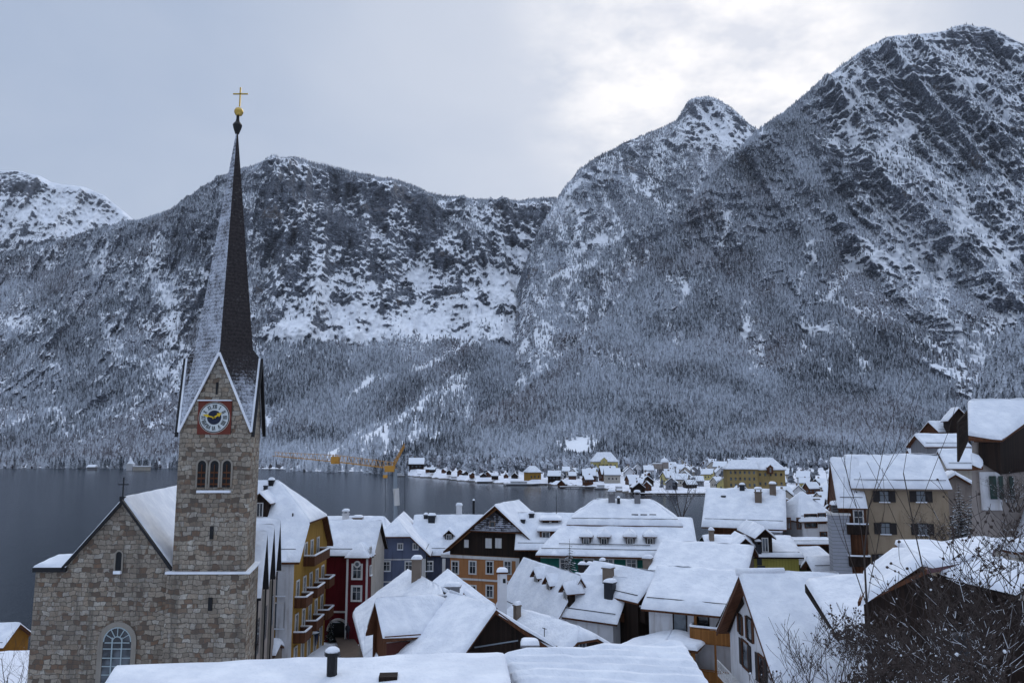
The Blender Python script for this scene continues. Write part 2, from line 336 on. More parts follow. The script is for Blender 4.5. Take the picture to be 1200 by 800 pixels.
def masks_middle(u, y):
    n = fbm(u/22, y/22, u*0, 3, 81); nv = fbm(u/7, y/45, u*0, 3, 82)
    top = 1-sst(y, 165, 195+.0*u); F = np.full(u.shape, .9)
    F = F*(1-.9*top*sst(u, 780, 800)); F = F*(1-.45*sst(nv, .5, .62))
    S = .0+.18*(nv-.5)*2+.14*top
    for p, w in (([(700,205),(660,240),(640,265)], 4), ([(640,430),(600,450)], 3), ([(560,440),(500,470),(440,505),(380,535)], 6), ([(745,215),(775,250)], 5), ([(670,300),(720,280)], 6), ([(640,330),(700,310)], 5)):
        q = stroke(u, y, p, w); S = S+.32*q; F = F*(1-.65*q)
    for cx, cy, rx, ry, a in ((735,170,18,10,-25),(755,212,14,7,0),(815,130,14,9,-40),(690,258,14,4,-35),(672,275,10,4,-35),(615,325,8,12,30),(800,160,20,6,0),(700,290,18,5,-15),(660,318,10,5,-15),(735,356,22,5,-20)):
        S = S-.4*blob(u, y, cx, cy, rx, ry, a); F = F*(1-.6*blob(u, y, cx, cy, rx, ry, a))
    K = np.clip(.3+.7*top+.35*sst(n, .5, .65), 0, 1)
    return F, S, K
def masks_right(u, y):
    n = fbm(u/26, y/26, u*0, 3, 91); nv = fbm(u/8, y/50, u*0, 3, 92)
    # rock face lies right of a line falling from the crest to the foot
    edge = np.interp(y, [28, 110, 150, 200, 300, 350, 440, 500], [985, 955, 965, 985, 1000, 1030, 1100, 1130])
    rockf = sst(u, edge-30, edge+30); F = .95*(1-rockf)+rockf*.22
    F = np.maximum(F, rockf*.55*sst(nv, .48, .6)*sst(y, 90, 200))
    F = F*(1-.35*(1-rockf)*sst(y, 200, 260)*sst(n, .40, .58)*(1-sst(y, 420, 450)))
    S = -.03+.20*rockf+.16*(nv-.5)
    for p, w in (([(1060,150),(1040,190),(1085,205),(1120,235),(1125,275)], 13), ([(1010,100),(1000,130),(990,170)], 7), ([(1090,290),(1060,300),(1000,310)], 9),
                 ([(1000,315),(975,350),(1035,370)], 9), ([(1075,330),(1115,375),(1140,410),(1160,440)], 8), ([(1140,275),(1100,320)], 9), ([(940,380),(1000,392),(1010,420),(1015,450)], 9),
                 ([(945,395),(960,420),(966,455)], 6), ([(1050,60),(1060,95)], 7), ([(1150,90),(1130,110)], 9), ([(950,290),(945,330),(935,345)], 6), ([(870,350),(880,400),(885,430)], 5),
                 ([(800,330),(790,400)], 5), ([(905,130),(900,170)], 4), ([(1165,120),(1180,160)], 7), ([(1000,60),(1095,28)], 4), ([(850,250),(835,290)], 5), ([(1180,300),(1190,350)], 6)):
        q = stroke(u, y, p, w); S = S+.5*q; F = F*(1-.8*q)
    for cx, cy, rx, ry, a in ((845,222,34,7,-8),(885,228,20,5,-5),(825,240,14,6,0),(860,238,22,6,-10),(1190,160,20,16,0),(1100,295,30,5,-8),(1110,320,34,5,-5),(1085,400,44,9,0),(1100,440,50,12,0),
                              (1070,425,35,5,0),(1120,470,30,14,0),(965,350,22,10,0),(935,365,9,18,20),(975,195,10,26,25),(1005,215,12,30,40),(1150,255,14,8,-20),(1160,45,30,9,10),(1020,70,18,8,-20),(1000,385,16,4,0),
                              (1030,400,26,6,0),(900,270,16,6,0),(810,290,18,4,-10),(850,330,18,5,-8),(760,350,24,4,-12),(980,270,24,6,10),(1070,225,28,5,-10),(1060,130,26,7,-25),(1090,90,30,8,-20),(1140,190,12,22,10),(850,400,14,5,0),(930,310,12,6,0)):
        bb = blob(u, y, cx, cy, rx, ry, a); S = S-.36*bb; F = F*(1-.55*bb)
    K = np.clip(.32+.75*rockf+.45*sst(n, .45, .6)*(1-sst(y, 440, 470)), 0, 1.15)
    q = blob(u, y, 678, 520, 26, 14)+blob(u, y, 518, 538, 24, 8); F0 = 1-.8*np.clip(q, 0, 1)
    foot = sst(y, 432, 462)*(1-sst(u, 1020, 1100)); F = np.maximum(F, .98*foot); K = K*(1-.7*foot); S = S-.05*foot+.18*q; F = F*F0
    return F, S, K
def masks_far(u, y):
    n = fbm(u/14, y/10, u*0, 4, 61); F = .8*sst(y, 262, 285)
    S = .20+.25*(n-.5)-.55*blob(u, y, 18, 222, 34, 16)-.35*blob(u, y, 52, 225, 12, 8)-.3*blob(u, y, 125, 231, 9, 4)-.2*blob(u, y, 60, 262, 30, 5, -20)
    return F, S, np.full(u.shape, .9)
def masks_wood(u, y):
    F = np.ones(u.shape); n = fbm(u/30, y/20, u*0, 3, 55); q = blob(u, y, 672, 528, 26, 14); q = np.maximum(q, blob(u, y, 500, 535, 22, 8)); F = F*(1-.6*q)
    return F, -.05+.2*(n-.5)+.12*q, np.full(u.shape, .15)
massif('mountain', [(-200,240),(-60,205),(0,199),(20,200),(45,206),(60,213),(80,217),(105,222),(122,229),(140,243),(160,262),(200,285),(260,300)],
       [(-200,420),(260,420)], [(-200,4300),(260,4300)], 150, 1.3, -200, 260, .8, 1.6, masks_far, 1, 4000, (10,16), 1.2, 1.5, zbase=3000, crest=0)
massif('mountain', [(-260,330),(-100,300),(0,300),(60,285),(120,270),(158,260),(185,253),(205,247),(218,234),(240,222),(270,206),(300,196),(325,189),(350,187),(385,194),(410,201),(440,207),
                    (470,213),(485,219),(500,227),(530,231),(560,235),(580,237),(610,236),(640,233),(655,232),(700,240),(760,260)],
       [(-260,549),(320,549),(480,552),(560,556),(640,560),(760,560)], [(-260,2300),(0,2300),(200,2300),(330,2350),(500,2700),(650,2900),(760,2900)],
       330, 1.25, -260, 760, .62, 1.45, masks_left, 2, 100000, (7,12.5), .35, 2.0, gz3=170)
massif('mountain', [(330,552),(380,532),(430,508),(480,478),(530,440),(575,400),(592,380),(603,345),(612,318),(622,290),(636,262),(650,238),(662,220),(680,198),(700,184),(720,174),(740,165),(760,155),
                    (775,150),(790,143),(797,134),(805,120),(815,114),(830,112),(845,118),(858,127),(872,140),(890,152),(930,175),(1000,190)],
       [(330,553),(480,556),(560,558),(700,566),(1000,566)], [(330,950),(430,1250),(530,1650),(600,2250),(700,2550),(830,2750),(1000,2800)],
       300, 1.25, 330, 1000, .62, .9, masks_middle, 3, 62000, (7,12.5), .8, 2.0)
massif('mountain', [(430,552),(500,522),(560,492),(620,455),(680,405),(730,350),(765,300),(790,262),(830,212),(860,180),(885,156),(905,141),(930,122),(950,107),(965,94),(985,80),(1005,64),(1020,54),(1040,45),
                    (1060,44),(1075,42),(1100,38),(1120,31),(1140,28),(1158,31),(1175,40),(1200,52),(1260,90),(1400,190),(1500,260)],
       [(430,556),(560,558),(640,553),(700,549),(850,546),(1500,541)], [(430,900),(560,1150),(700,1550),(800,1850),(900,2150),(1040,2250),(1200,2250),(1500,2200)],
       430, 1.25, 430, 1500, .6, 1.0, masks_right, 4, 125000, (7,12.5), 1.25, 2.2, zbase=[(430,0),(560,0),(700,6),(1500,12)], dscale=(1,-.55), crest=.25)
massif('hill', [(560,552),(640,540),(700,524),(760,512),(820,500),(880,480),(940,462),(985,452),(1030,458),(1060,468),(1085,480),(1096,492),(1120,515),(1160,540),(1300,560)],
       [(560,556),(640,552),(700,546),(850,544),(1000,541),(1300,541)], [(560,900),(700,1100),(850,1300),(1000,1300),(1100,1200),(1300,1000)], 90, 2.0, 560, 1300, .75, .35, masks_wood, 5, 30000, (6,10), .3, 1.5,
       zbase=[(560,3),(640,5),(700,8),(850,9),(1000,12),(1300,14)])
massif('hill', [(1108,560),(1125,505),(1140,475),(1150,455),(1160,430),(1175,402),(1190,386),(1210,370),(1260,320),(1400,230)],
       [(1100,565),(1400,585)], [(1100,330),(1160,420),(1260,450),(1400,450)], 90, 2.0, 1108, 1400, .8, .3, masks_wood, 6, 5000, (5,9), .3, 1.5, zbase=[(1100,22),(1400,20)])
# woods on the flat behind the far shore and between its houses
_r = np.random.RandomState(7); _u = np.concatenate([_r.uniform(470, 720, 900), _r.uniform(700, 1090, 500)]); _D = np.concatenate([_r.uniform(560, 1000, 900), _r.uniform(720, 1000, 500)])
_ds = np.interp(_u, [470,480,560,640,700,735,845], [740,728,600,566,520,460,400]); _k = _D > _ds+np.where(_u < 640, 34, 60); _u, _D = _u[_k], _D[_k]
_P = np.stack([(_u-600)/F_PX*_D, _D, 1+np.clip((_D-455)*.018, 0, 12)-.3], -1); _n = len(_P)
forest_parts.append(trees_mesh(_P, _r.uniform(6, 12, _n), _r.uniform(0, 1, _n)**2, _r.uniform(-.25, .15, _n), TPL_NEAR+TPL_BUSH, 99))
P4 = [np.concatenate([p[0] for p in forest_parts])]; off = 0; Fs = []
for p in forest_parts: Fs.append(p[1]+off); off += len(p[0])
forest = mesh_np('conifer_forest', P4[0], np.concatenate(Fs), M_FOR, False, attrs={'tone': np.concatenate([p[2] for p in forest_parts]), 'frost': np.concatenate([p[3] for p in forest_parts])})
tag(forest, 'snow-dusted conifer forest covering the mountain slopes beyond the lake', 'forest', kind='stuff')
# ------------------------------------------------------------------ lake
def water_build(nt, b):
    v = objvec(nt, (1,.45,1)); n = noise(nt, .35, 4, .6, v); n2 = noise(nt, 1.8, 3, .6, v)
    bump(nt, b, math_(nt, 'ADD', n, math_(nt, 'MULTIPLY', n2, .35)), .28, .25)
    b.inputs['IOR'].default_value = 1.2
M_WATER = principled('lake_water', (.012,.018,.026), .16, build=water_build, spec=.35)
V = [(-6000,60,0),(6000,60,0),(6000,6000,0),(-6000,6000,0)]
tag(mesh_np('water', V, [(0,1,2,3)], M_WATER), kind='structure')

# ------------------------------------------------------------------ the air
def box_np(name, lo, hi, mat):
    (a,b,c),(d,e,f) = lo, hi
    V = [(a,b,c),(d,b,c),(d,e,c),(a,e,c),(a,b,f),(d,b,f),(d,e,f),(a,e,f)]
    return mesh_np(name, V, [(0,3,2,1),(4,5,6,7),(0,1,5,4),(1,2,6,5),(2,3,7,6),(3,0,4,7)], mat)
mh = bpy.data.materials.new('haze'); mh.use_nodes = True; nt_ = mh.node_tree; nt_.nodes.clear()
o_ = nt_.nodes.new('ShaderNodeOutputMaterial'); v_ = nt_.nodes.new('ShaderNodeVolumePrincipled'); nt_.links.new(v_.outputs[0], o_.inputs['Volume'])
v_.inputs['Color'].default_value = (.84,.90,1.0,1); v_.inputs['Density'].default_value = 0.000016; v_.inputs['Anisotropy'].default_value = .2
tag(box_np('haze', (-6500,-300,-6), (6500,7000,2300), mh), kind='stuff')
# ------------------------------------------------------------------ materials of the town
def snow_build(nt, b):
    v = objvec(nt); n = noise(nt, .8, 4, .6, v); f = noise(nt, 9, 3, .6, v)
    nt.links.new(mixc(nt, ramp(nt, n, .35, .7), (.68,.71,.77), (.82,.84,.88)), b.inputs['Base Color'])
    m_ = noise(nt, 3.2, 3, .6, v); bump(nt, b, math_(nt, 'ADD', math_(nt, 'ADD', n, math_(nt, 'MULTIPLY', m_, .35)), math_(nt, 'MULTIPLY', f, .14)), .75, .13)
M_SNOW = principled('snow', rough=.75, build=snow_build, spec=.2)
def plaster(name, col, var=.45, dirt=(.6,.55,.5)):
    def b_(nt, b):
        v = objvec(nt); n = noise(nt, .7, 5, .65, v); n2 = noise(nt, 1.1, 4, .6, objvec(nt, (2.5,2.5,.25)))
        c = mixc(nt, ramp(nt, n, .3, .75, 0, var), col, tuple(x*.62 for x in col))
        c = mixc(nt, ramp(nt, n2, .48, .72, 0, .6), c, tuple(x*d for x, d in zip(col, dirt)))
        nt.links.new(c, b.inputs['Base Color']); bump(nt, b, noise(nt, 14, 3, .6, v), .25, .02)
    return principled(name, rough=.85, build=b_, spec=.15)
def wood(name, c1, c2, plank=.16, vertical=True):
    def b_(nt, b):
        v = objvec(nt, (1,1,1)); s = nn(nt, 'ShaderNodeSeparateXYZ'); nt.links.new(v, s.inputs[0])
        x = math_(nt, 'ADD', s.outputs['X'], s.outputs['Y']) if vertical else s.outputs['Z']
        q = math_(nt, 'DIVIDE', x, plank); fr = math_(nt, 'FRACT', q); fl = math_(nt, 'FLOOR', q)
        wn = nn(nt, 'ShaderNodeTexWhiteNoise', noise_dimensions='1D'); nt.links.new(fl, wn.inputs['W'])
        g = noise(nt, 3.0, 4, .6, objvec(nt, (6,6,.6) if vertical else (.6,.6,6)))
        c = mixc(nt, math_(nt, 'ADD', math_(nt, 'MULTIPLY', wn.outputs['Value'], .6), math_(nt, 'MULTIPLY', g, .4)), c1, c2)
        gap = ramp(nt, fr, .0, .12, .35, 1.0); c = mixc(nt, gap, tuple(k*.25 for k in c1), c)
        nt.links.new(c, b.inputs['Base Color']); bump(nt, b, gap, .6, .03)
    return principled(name, rough=.75, build=b_, spec=.15)
def stone_build(nt, b):
    t = nn(nt, 'ShaderNodeTexCoord'); s = nn(nt, 'ShaderNodeSeparateXYZ'); nt.links.new(t.outputs['Object'], s.inputs[0])
    cv = nn(nt, 'ShaderNodeCombineXYZ'); nt.links.new(math_(nt, 'ADD', s.outputs['X'], s.outputs['Y']), cv.inputs[0]); nt.links.new(s.outputs['Z'], cv.inputs[1])
    nz = nn(nt, 'ShaderNodeTexNoise'); nz.inputs['Scale'].default_value = 1.7; nz.inputs['Detail'].default_value = 3; nt.links.new(cv.outputs[0], nz.inputs['Vector'])
    d = nn(nt, 'ShaderNodeVectorMath', operation='SCALE'); d.inputs['Scale'].default_value = .44; nt.links.new(nz.outputs['Color'], d.inputs[0])
    ad = nn(nt, 'ShaderNodeVectorMath', operation='ADD'); nt.links.new(cv.outputs[0], ad.inputs[0]); nt.links.new(d.outputs[0], ad.inputs[1])
    def brick(w, h, sq, off):
        br = nn(nt, 'ShaderNodeTexBrick'); nt.links.new(ad.outputs[0], br.inputs['Vector']); br.offset = off; br.squash = sq; br.squash_frequency = 3
        for k, v in (('Color1', (0,0,0,1)), ('Color2', (1,1,1,1)), ('Mortar', (.5,.5,.5,1)), ('Scale', 1.0), ('Mortar Size', .022), ('Mortar Smooth', .35), ('Brick Width', w), ('Row Height', h)): br.inputs[k].default_value = v
        return br
    a, b2 = brick(.56, .32, .7, .37), brick(.42, .32, 1.4, .61)
    sel = ramp(nt, noise(nt, .5, 2, .5, cv.outputs[0]), .47, .53); rnd = mixc(nt, sel, a.outputs['Color'], b2.outputs['Color']); mor = nn(nt, 'ShaderNodeMix'); nt.links.new(sel, mor.inputs['Factor']); nt.links.new(a.outputs['Fac'], mor.inputs['A']); nt.links.new(b2.outputs['Fac'], mor.inputs['B'])
    cr = nn(nt, 'ShaderNodeValToRGB'); nt.links.new(rnd, cr.inputs[0]); e = cr.color_ramp.elements
    e[0].position = 0; e[0].color = (.11,.09,.072,1); e[1].position = 1; e[1].color = (.52,.48,.41,1)
    for p, c in ((.16,(.20,.125,.08,1)), (.24,(.24,.20,.155,1)), (.45,(.34,.295,.235,1)), (.62,(.40,.355,.29,1)), (.80,(.33,.26,.19,1)), (.88,(.37,.345,.30,1))):
        el = e.new(p); el.color = c
    big = noise(nt, .25, 4, .6, cv.outputs[0]); c = mixc(nt, ramp(nt, big, .35, .7, 0, .45), cr.outputs[0], (.13,.11,.095))
    g = noise(nt, 6, 5, .7, cv.outputs[0]); c = mixc(nt, ramp(nt, g, .3, .75, .0, .5), c, (.10,.085,.075))
    st_ = ramp(nt, noise(nt, .9, 4, .6, objvec(nt, (1.6,1.6,.14))), .50, .72, 0, .55); c = mixc(nt, st_, c, (.075,.068,.06)); c = mixc(nt, mor.outputs[0], c, (.10,.09,.078)); nt.links.new(c, b.inputs['Base Color'])
    h = math_(nt, 'SUBTRACT', math_(nt, 'MULTIPLY', g, .5), mor.outputs[0]); bump(nt, b, h, .7, .05)
M_STONE = principled('ashlar_stone', rough=.9, build=stone_build, spec=.1)
def shingle_build(nt, b):
    """slate courses with wind-driven snow stuck on the windward (left) faces and in the lower courses"""
    L = nt.links.new; t = nn(nt, 'ShaderNodeTexCoord'); s = nn(nt, 'ShaderNodeSeparateXYZ'); L(t.outputs['Object'], s.inputs[0])
    geo = nn(nt, 'ShaderNodeNewGeometry'); ns = nn(nt, 'ShaderNodeSeparateXYZ'); L(geo.outputs['Normal'], ns.inputs[0])
    fr = math_(nt, 'FRACT', math_(nt, 'MULTIPLY', s.outputs['Z'], 3.6)); v = objvec(nt)
    n = noise(nt, .9, 4, .65, v); n2 = noise(nt, 7, 3, .7, v)
    k = math_(nt, 'MULTIPLY', ns.outputs['X'], -.95); low = ramp(nt, s.outputs['Z'], 21.5, 27.0, .60, 0)
    lowt = math_(nt, 'ADD', low, -.05); k = math_(nt, 'MAXIMUM', k, lowt)
    k = math_(nt, 'ADD', k, math_(nt, 'MULTIPLY', math_(nt, 'SUBTRACT', n, .5), 1.0)); k = math_(nt, 'ADD', k, math_(nt, 'MULTIPLY', math_(nt, 'SUBTRACT', n2, .5), 1.1))
    k = math_(nt, 'ADD', k, math_(nt, 'MULTIPLY', math_(nt, 'SUBTRACT', fr, .5), -.16))
    sn = ramp(nt, k, .12, .85); base = mixc(nt, ramp(nt, n2, .3, .7), (.020,.017,.018), (.05,.042,.042)); base = mixc(nt, ramp(nt, fr, .85, 1), base, (.006,.006,.007))
    L(mixc(nt, sn, base, (.54,.58,.66)), b.inputs['Base Color']); bump(nt, b, fr, .5, .05)
M_SPIRE = principled('slate_shingles', rough=.8, build=shingle_build, spec=.2)
def glass_build(nt, b):
    v = objvec(nt); n = noise(nt, .9, 2, .5, v); nt.links.new(mixc(nt, ramp(nt, n, .4, .62), (.012,.015,.02), (.10,.12,.14)), b.inputs['Base Color'])
M_GLASS = principled('window_glass', rough=.12, build=glass_build, spec=.6)
M_WHITE = plaster('white_plaster', (.62,.62,.64)); M_CREAM = plaster('cream_plaster', (.46,.42,.37)); M_PINK = plaster('pinkish_plaster', (.30,.26,.235), .5)
M_YELLOW = plaster('ochre_yellow_plaster', (.31,.175,.035), .3); M_AMBER = plaster('amber_plaster', (.20,.09,.012), .3); M_RED = plaster('dark_red_plaster', (.105,.010,.015), .3); M_BLUE = plaster('grey_blue_plaster', (.115,.135,.205), .3)
M_ORANGE = plaster('orange_plaster', (.36,.165,.07), .3); M_GREEN = plaster('teal_green_plaster', (.018,.115,.095), .3); M_TAN = plaster('tan_plaster', (.30,.235,.165), .4)
M_LIME = wood('yellow_green_boards', (.27,.24,.055), (.34,.30,.08), .3); M_OLIVE = plaster('olive_green_render', (.045,.055,.022)); M_GREY = plaster('grey_plaster', (.22,.22,.235)); M_PALEY = plaster('pale_yellow_plaster', (.55,.47,.20))
M_DWOOD = wood('dark_timber', (.010,.007,.006), (.030,.018,.013)); M_BWOOD = wood('brown_timber', (.06,.024,.012), (.12,.05,.025)); M_HONEY = wood('honey_timber', (.17,.07,.018), (.30,.13,.04), .14)
M_TRIM = plaster('white_trim', (.58,.57,.56), .15); M_DSHUT = principled('dark_shutter', (.018,.014,.014), .6); M_GSHUT = principled('green_shutter', (.015,.035,.028), .6); M_BRICK = plaster('chimney_render', (.20,.16,.13), .6)
M_METAL = principled('dark_metal', (.03,.033,.04), .45, .6); M_IRON = principled('black_iron', (.008,.008,.01), .5); M_GOLD = principled('gilded_metal', (.50,.34,.09), .35, .9); M_CRANE = principled('crane_yellow', (.48,.24,.04), .5); M_STEEL = principled('grey_steel', (.25,.29,.33), .5, .3)
def slate_wall_build(nt, b):
    s = nn(nt, 'ShaderNodeSeparateXYZ'); nt.links.new(objvec(nt), s.inputs[0]); fr = math_(nt, 'FRACT', math_(nt, 'MULTIPLY', s.outputs['Z'], 3.0)); n = noise(nt, 2.5, 4, .6, objvec(nt))
    nt.links.new(mixc(nt, ramp(nt, fr, .86, .97), mixc(nt, n, (.22,.23,.26), (.33,.34,.37)), (.08,.08,.10)), b.inputs['Base Color'])
M_SLATEW = principled('grey_fibre_shingles', rough=.7, build=slate_wall_build)
def snowgable_build(nt, b):
    v = objvec(nt); n = noise(nt, 1.6, 5, .7, v); s = nn(nt, 'ShaderNodeSeparateXYZ'); nt.links.new(v, s.inputs[0]); fr = math_(nt, 'FRACT', math_(nt, 'MULTIPLY', s.outputs['Z'], 4.0))
    k = math_(nt, 'ADD', n, math_(nt, 'MULTIPLY', fr, -.22)); k = math_(nt, 'ADD', k, math_(nt, 'MULTIPLY', math_(nt, 'SUBTRACT', 14.2, s.outputs['Z']), .10))
    nt.links.new(mixc(nt, ramp(nt, k, .33, .47), (.03,.025,.028), (.45,.48,.56)), b.inputs['Base Color'])
M_SNOWGABLE = principled('snow_plastered_shingles', rough=.85, build=snowgable_build)
# ------------------------------------------------------------------ mesh builder
class MB:
    def __init__(s): s.V = []; s.F = []
    def quad(s, *P):
        n = len(s.V); s.V += [tuple(p) for p in P]; s.F.append(tuple(range(n, n+len(P))))
    def prism(s, poly, d):
        """poly: list of 3D points; extruded by vector d"""
        n = len(s.V); k = len(poly); d = Vector(d); P = [Vector(p) for p in poly]
        s.V += [tuple(p) for p in P]+[tuple(p+d) for p in P]
        s.F.append(tuple(range(n, n+k))); s.F.append(tuple(range(n+2*k-1, n+k-1, -1)))
        for i in range(k): j = (i+1) % k; s.F.append((n+i, n+k+i, n+k+j, n+j))
    def box(s, c, size, rz=0.0, ax=None):
        c = Vector(c); hx, hy, hz = [q/2 for q in size]
        if ax is None: ax = (Vector((math.cos(rz), math.sin(rz), 0)), Vector((-math.sin(rz), math.cos(rz), 0)), Vector((0,0,1)))
        u, v, w = ax; P = [c+u*a*hx+v*b*hy+w*e*hz for a, b, e in ((-1,-1,-1),(1,-1,-1),(1,1,-1),(-1,1,-1),(-1,-1,1),(1,-1,1),(1,1,1),(-1,1,1))]
        n = len(s.V); s.V += [tuple(p) for p in P]
        for f in ((0,3,2,1),(4,5,6,7),(0,1,5,4),(1,2,6,5),(2,3,7,6),(3,0,4,7)): s.F.append(tuple(n+i for i in f))
    def tube(s, p0, p1, r0, r1=None, k=6):
        r1 = r0 if r1 is None else r1; p0, p1 = Vector(p0), Vector(p1); d = (p1-p0).normalized()
        u = d.orthogonal().normalized(); v = d.cross(u); n = len(s.V)
        for p, r in ((p0, r0), (p1, r1)):
            for i in range(k): a = 2*math.pi*i/k; s.V.append(tuple(p+u*r*math.cos(a)+v*r*math.sin(a)))
        for i in range(k): j = (i+1) % k; s.F.append((n+i, n+j, n+k+j, n+k+i))
        s.F.append(tuple(range(n+k-1, n-1, -1))); s.F.append(tuple(range(n+k, n+2*k)))
    def lathe(s, prof, c=(0,0,0), k=12):
        n = len(s.V); m = len(prof)
        for r, z in prof:
            for i in range(k): a = 2*math.pi*i/k; s.V.append((c[0]+r*math.cos(a), c[1]+r*math.sin(a), c[2]+z))
        for q in range(m-1):
            for i in range(k): j = (i+1) % k; s.F.append((n+q*k+i, n+q*k+j, n+(q+1)*k+j, n+(q+1)*k+i))
        s.F.append(tuple(range(n+k-1, n-1, -1))); s.F.append(tuple(range(n+(m-1)*k, n+m*k)))
    def blob(s, c, r, seed=0, k=8):
        rg = random.Random(seed); n = len(s.V); m = 5
        for q in range(m):
            th = math.pi*(q+.5)/m
            for i in range(k):
                a = 2*math.pi*i/k; f = rg.uniform(.75, 1.15); s.V.append((c[0]+r[0]*f*math.sin(th)*math.cos(a), c[1]+r[1]*f*math.sin(th)*math.sin(a), c[2]+r[2]*f*math.cos(th)))
        for q in range(m-1):
            for i in range(k): j = (i+1) % k; s.F.append((n+q*k+i, n+(q+1)*k+i, n+(q+1)*k+j, n+q*k+j))
        s.F.append(tuple(range(n, n+k))); s.F.append(tuple(range(n+m*k-1, n+(m-1)*k-1, -1)))
    def snow(s, poly, h=.32, out=.06, cell=.45, seed=0, ripple=0.0, rp=.5, up=Vector((0,0,1))):
        """a soft snow layer lying on a convex planar polygon (list of points), h thick, rounded at its edges"""
        P = [Vector(p) for p in poly]; c = sum(P, Vector())/len(P); P = [p+(p-c).normalized()*out for p in P]
        nrm = Vector()
        for i in range(len(P)): nrm += (P[i]-c).cross(P[(i+1) % len(P)]-c)
        nrm.normalize()
        if nrm.z < 0: nrm = -nrm
        t = Vector((nrm.x, nrm.y, 0)); t = t.normalized() if t.length > .02 else Vector((0,-1,0))
        dn = (t-nrm*t.dot(nrm)).normalized(); sd = nrm.cross(dn)
        Q = [((p-c).dot(sd), (p-c).dot(dn)) for p in P]; ts = [q[1] for q in Q]; t0, t1 = min(ts)+1e-4, max(ts)-1e-4
        def span(tt):
            xs = []
            for i in range(len(Q)):
                (x0, y0), (x1, y1) = Q[i], Q[(i+1) % len(Q)]
                if (y0-tt)*(y1-tt) <= 0 and abs(y1-y0) > 1e-9: xs.append(x0+(x1-x0)*(tt-y0)/(y1-y0))
            return (min(xs), max(xs)) if xs else (0, 0)
        m = max(5, int((t1-t0)/cell)+1); wmax = max(q[0] for q in Q)-min(q[0] for q in Q); n = max(5, int(wmax/cell)+1)
        def ease(k, N): x = k/N; return x if N < 4 else x-.0*math.sin(2*math.pi*x)
        rows = [0, .07/max(.6, t1-t0)]+[ (k+.6)/m for k in range(m-1)]+[1-.07/max(.6, t1-t0), 1]; rows = sorted(rows)
        cols = sorted([0, .07/max(.6, wmax)]+[(k+.6)/n for k in range(n-1)]+[1-.07/max(.6, wmax), 1]); base = len(s.V); NC = len(cols); ox, oy = seed*7.3, seed*3.1
        pts = []
        for a in rows:
            tt = t0+(t1-t0)*a; x0, x1 = span(tt)
            for b in cols:
                x = x0+(x1-x0)*b; de = min((t1-tt), (tt-t0)*2.0+.12, (x-x0), (x1-x)); e = 1-math.exp(-max(0, de)/.07)
                pts.append((x, tt, e))
        A = np.array(pts); nz = fbm(A[:,0]/2.2+ox, A[:,1]/2.2+oy, A[:,0]*0+seed, 3, 5)-.5; n2 = fbm(A[:,0]/5+ox, A[:,1]*0+oy, A[:,0]*0, 2, 8)-.5
        rip = ripple*np.sin(A[:,1]*2*math.pi/rp+nz*3)
        n3 = fbm(A[:,0]/.55+ox, A[:,1]/.4+oy, A[:,0]*0+seed, 2, 15)-.5; T = (h*(1+.65*nz+.32*n3)+rip)*A[:,2]+.015
        for (x, tt, e), th in zip(pts, T): p = c+sd*x+dn*tt+up*float(th); s.V.append(tuple(p))
        for i in range(len(rows)-1):
            for j in range(NC-1): s.F.append((base+i*NC+j, base+i*NC+j+1, base+(i+1)*NC+j+1, base+(i+1)*NC+j))
    def build(s, name, mat, parent=None, smooth=False, loc=None):
        me = bpy.data.meshes.new(name); me.from_pydata(s.V, [], s.F); me.update()
        if mat: me.materials.append(mat)
        if smooth: me.polygons.foreach_set('use_smooth', np.full(len(me.polygons), True))
        o = bpy.data.objects.new(name, me); C.objects.link(o)
        if parent: o.parent = parent
        if loc is not None: o.location = loc
        return o
def fix_normals(o):
    bm = bmesh.new(); bm.from_mesh(o.data); bmesh.ops.remove_doubles(bm, verts=bm.verts, dist=.0005); bmesh.ops.recalc_face_normals(bm, faces=bm.faces); bm.to_mesh(o.data); bm.free()
def empty(name, loc, rz=0.0, label=None, cat=None, group=None):
    o = bpy.data.objects.new(name, None); C.objects.link(o); o.location = loc; o.rotation_euler = (0, 0, rz); o.empty_display_size = .5
    return tag(o, label, cat, group)
def copy_tree(o, parent=None):
    c = o.copy(); C.objects.link(c); c.parent = parent
    for ch in [x for x in C.objects if x.parent == o]: copy_tree(ch, c)
    return c
def P3(px, py, D): return Vector([float(q) for q in W(px, py, D)])
def ray(px, py):
    p = P3(px, py, 10.0); return (p-Vector((0,0,CAMZ))).normalized()
O_ = Vector((0,0,CAMZ))
# ------------------------------------------------------------------ the ground of the near and the far town
def shore(u): return np.interp(u, [-600,0,455,480,560,640,700,735,845,846], [1400,1400,1400,728,600,566,520,460,455,100])
def ground_z(X, Y):
    X = np.asarray(X, float); Y = np.asarray(Y, float); D = np.maximum(Y, 1.0); u = 600+X/D*F_PX
    D0 = D; D = D*(1+.14*(u < 120)*(D > 60))
    town = np.interp(D, [1,6,14,20,40,60,80,100,113,121,130,160], [25.4,24,20.5,18,12,9,7.6,5.6,3.4,.6,-2.5,-5])
    D = D0
    land = 1.0+np.clip((D-455)*.018, 0, 12)+np.clip((130-D)*.15, 0, 5)
    far = (u > 846)*1.0; ds = shore(u); onland = sst(D, ds-6, ds+6)
    f2 = sst(u, 820, 846)*(D > 105)
    z = np.where(D < 130, np.maximum(town, f2*land-(1-f2)*5), np.where(u > 846, land, onland*land-(1-onland)*5))
    x0 = np.interp(D, [10,30,50,60,75,100,150,250,600], [7,16,24,28,42,55,78,140,420]); x1 = x0+8+.08*D
    h = 24.5+.045*D; k = sst(X, x0, x1)*(1-sst(D, 330, 420)); return z+(h-z)*k
def gz(X, Y): return float(ground_z(np.array([X]), np.array([Y]))[0])
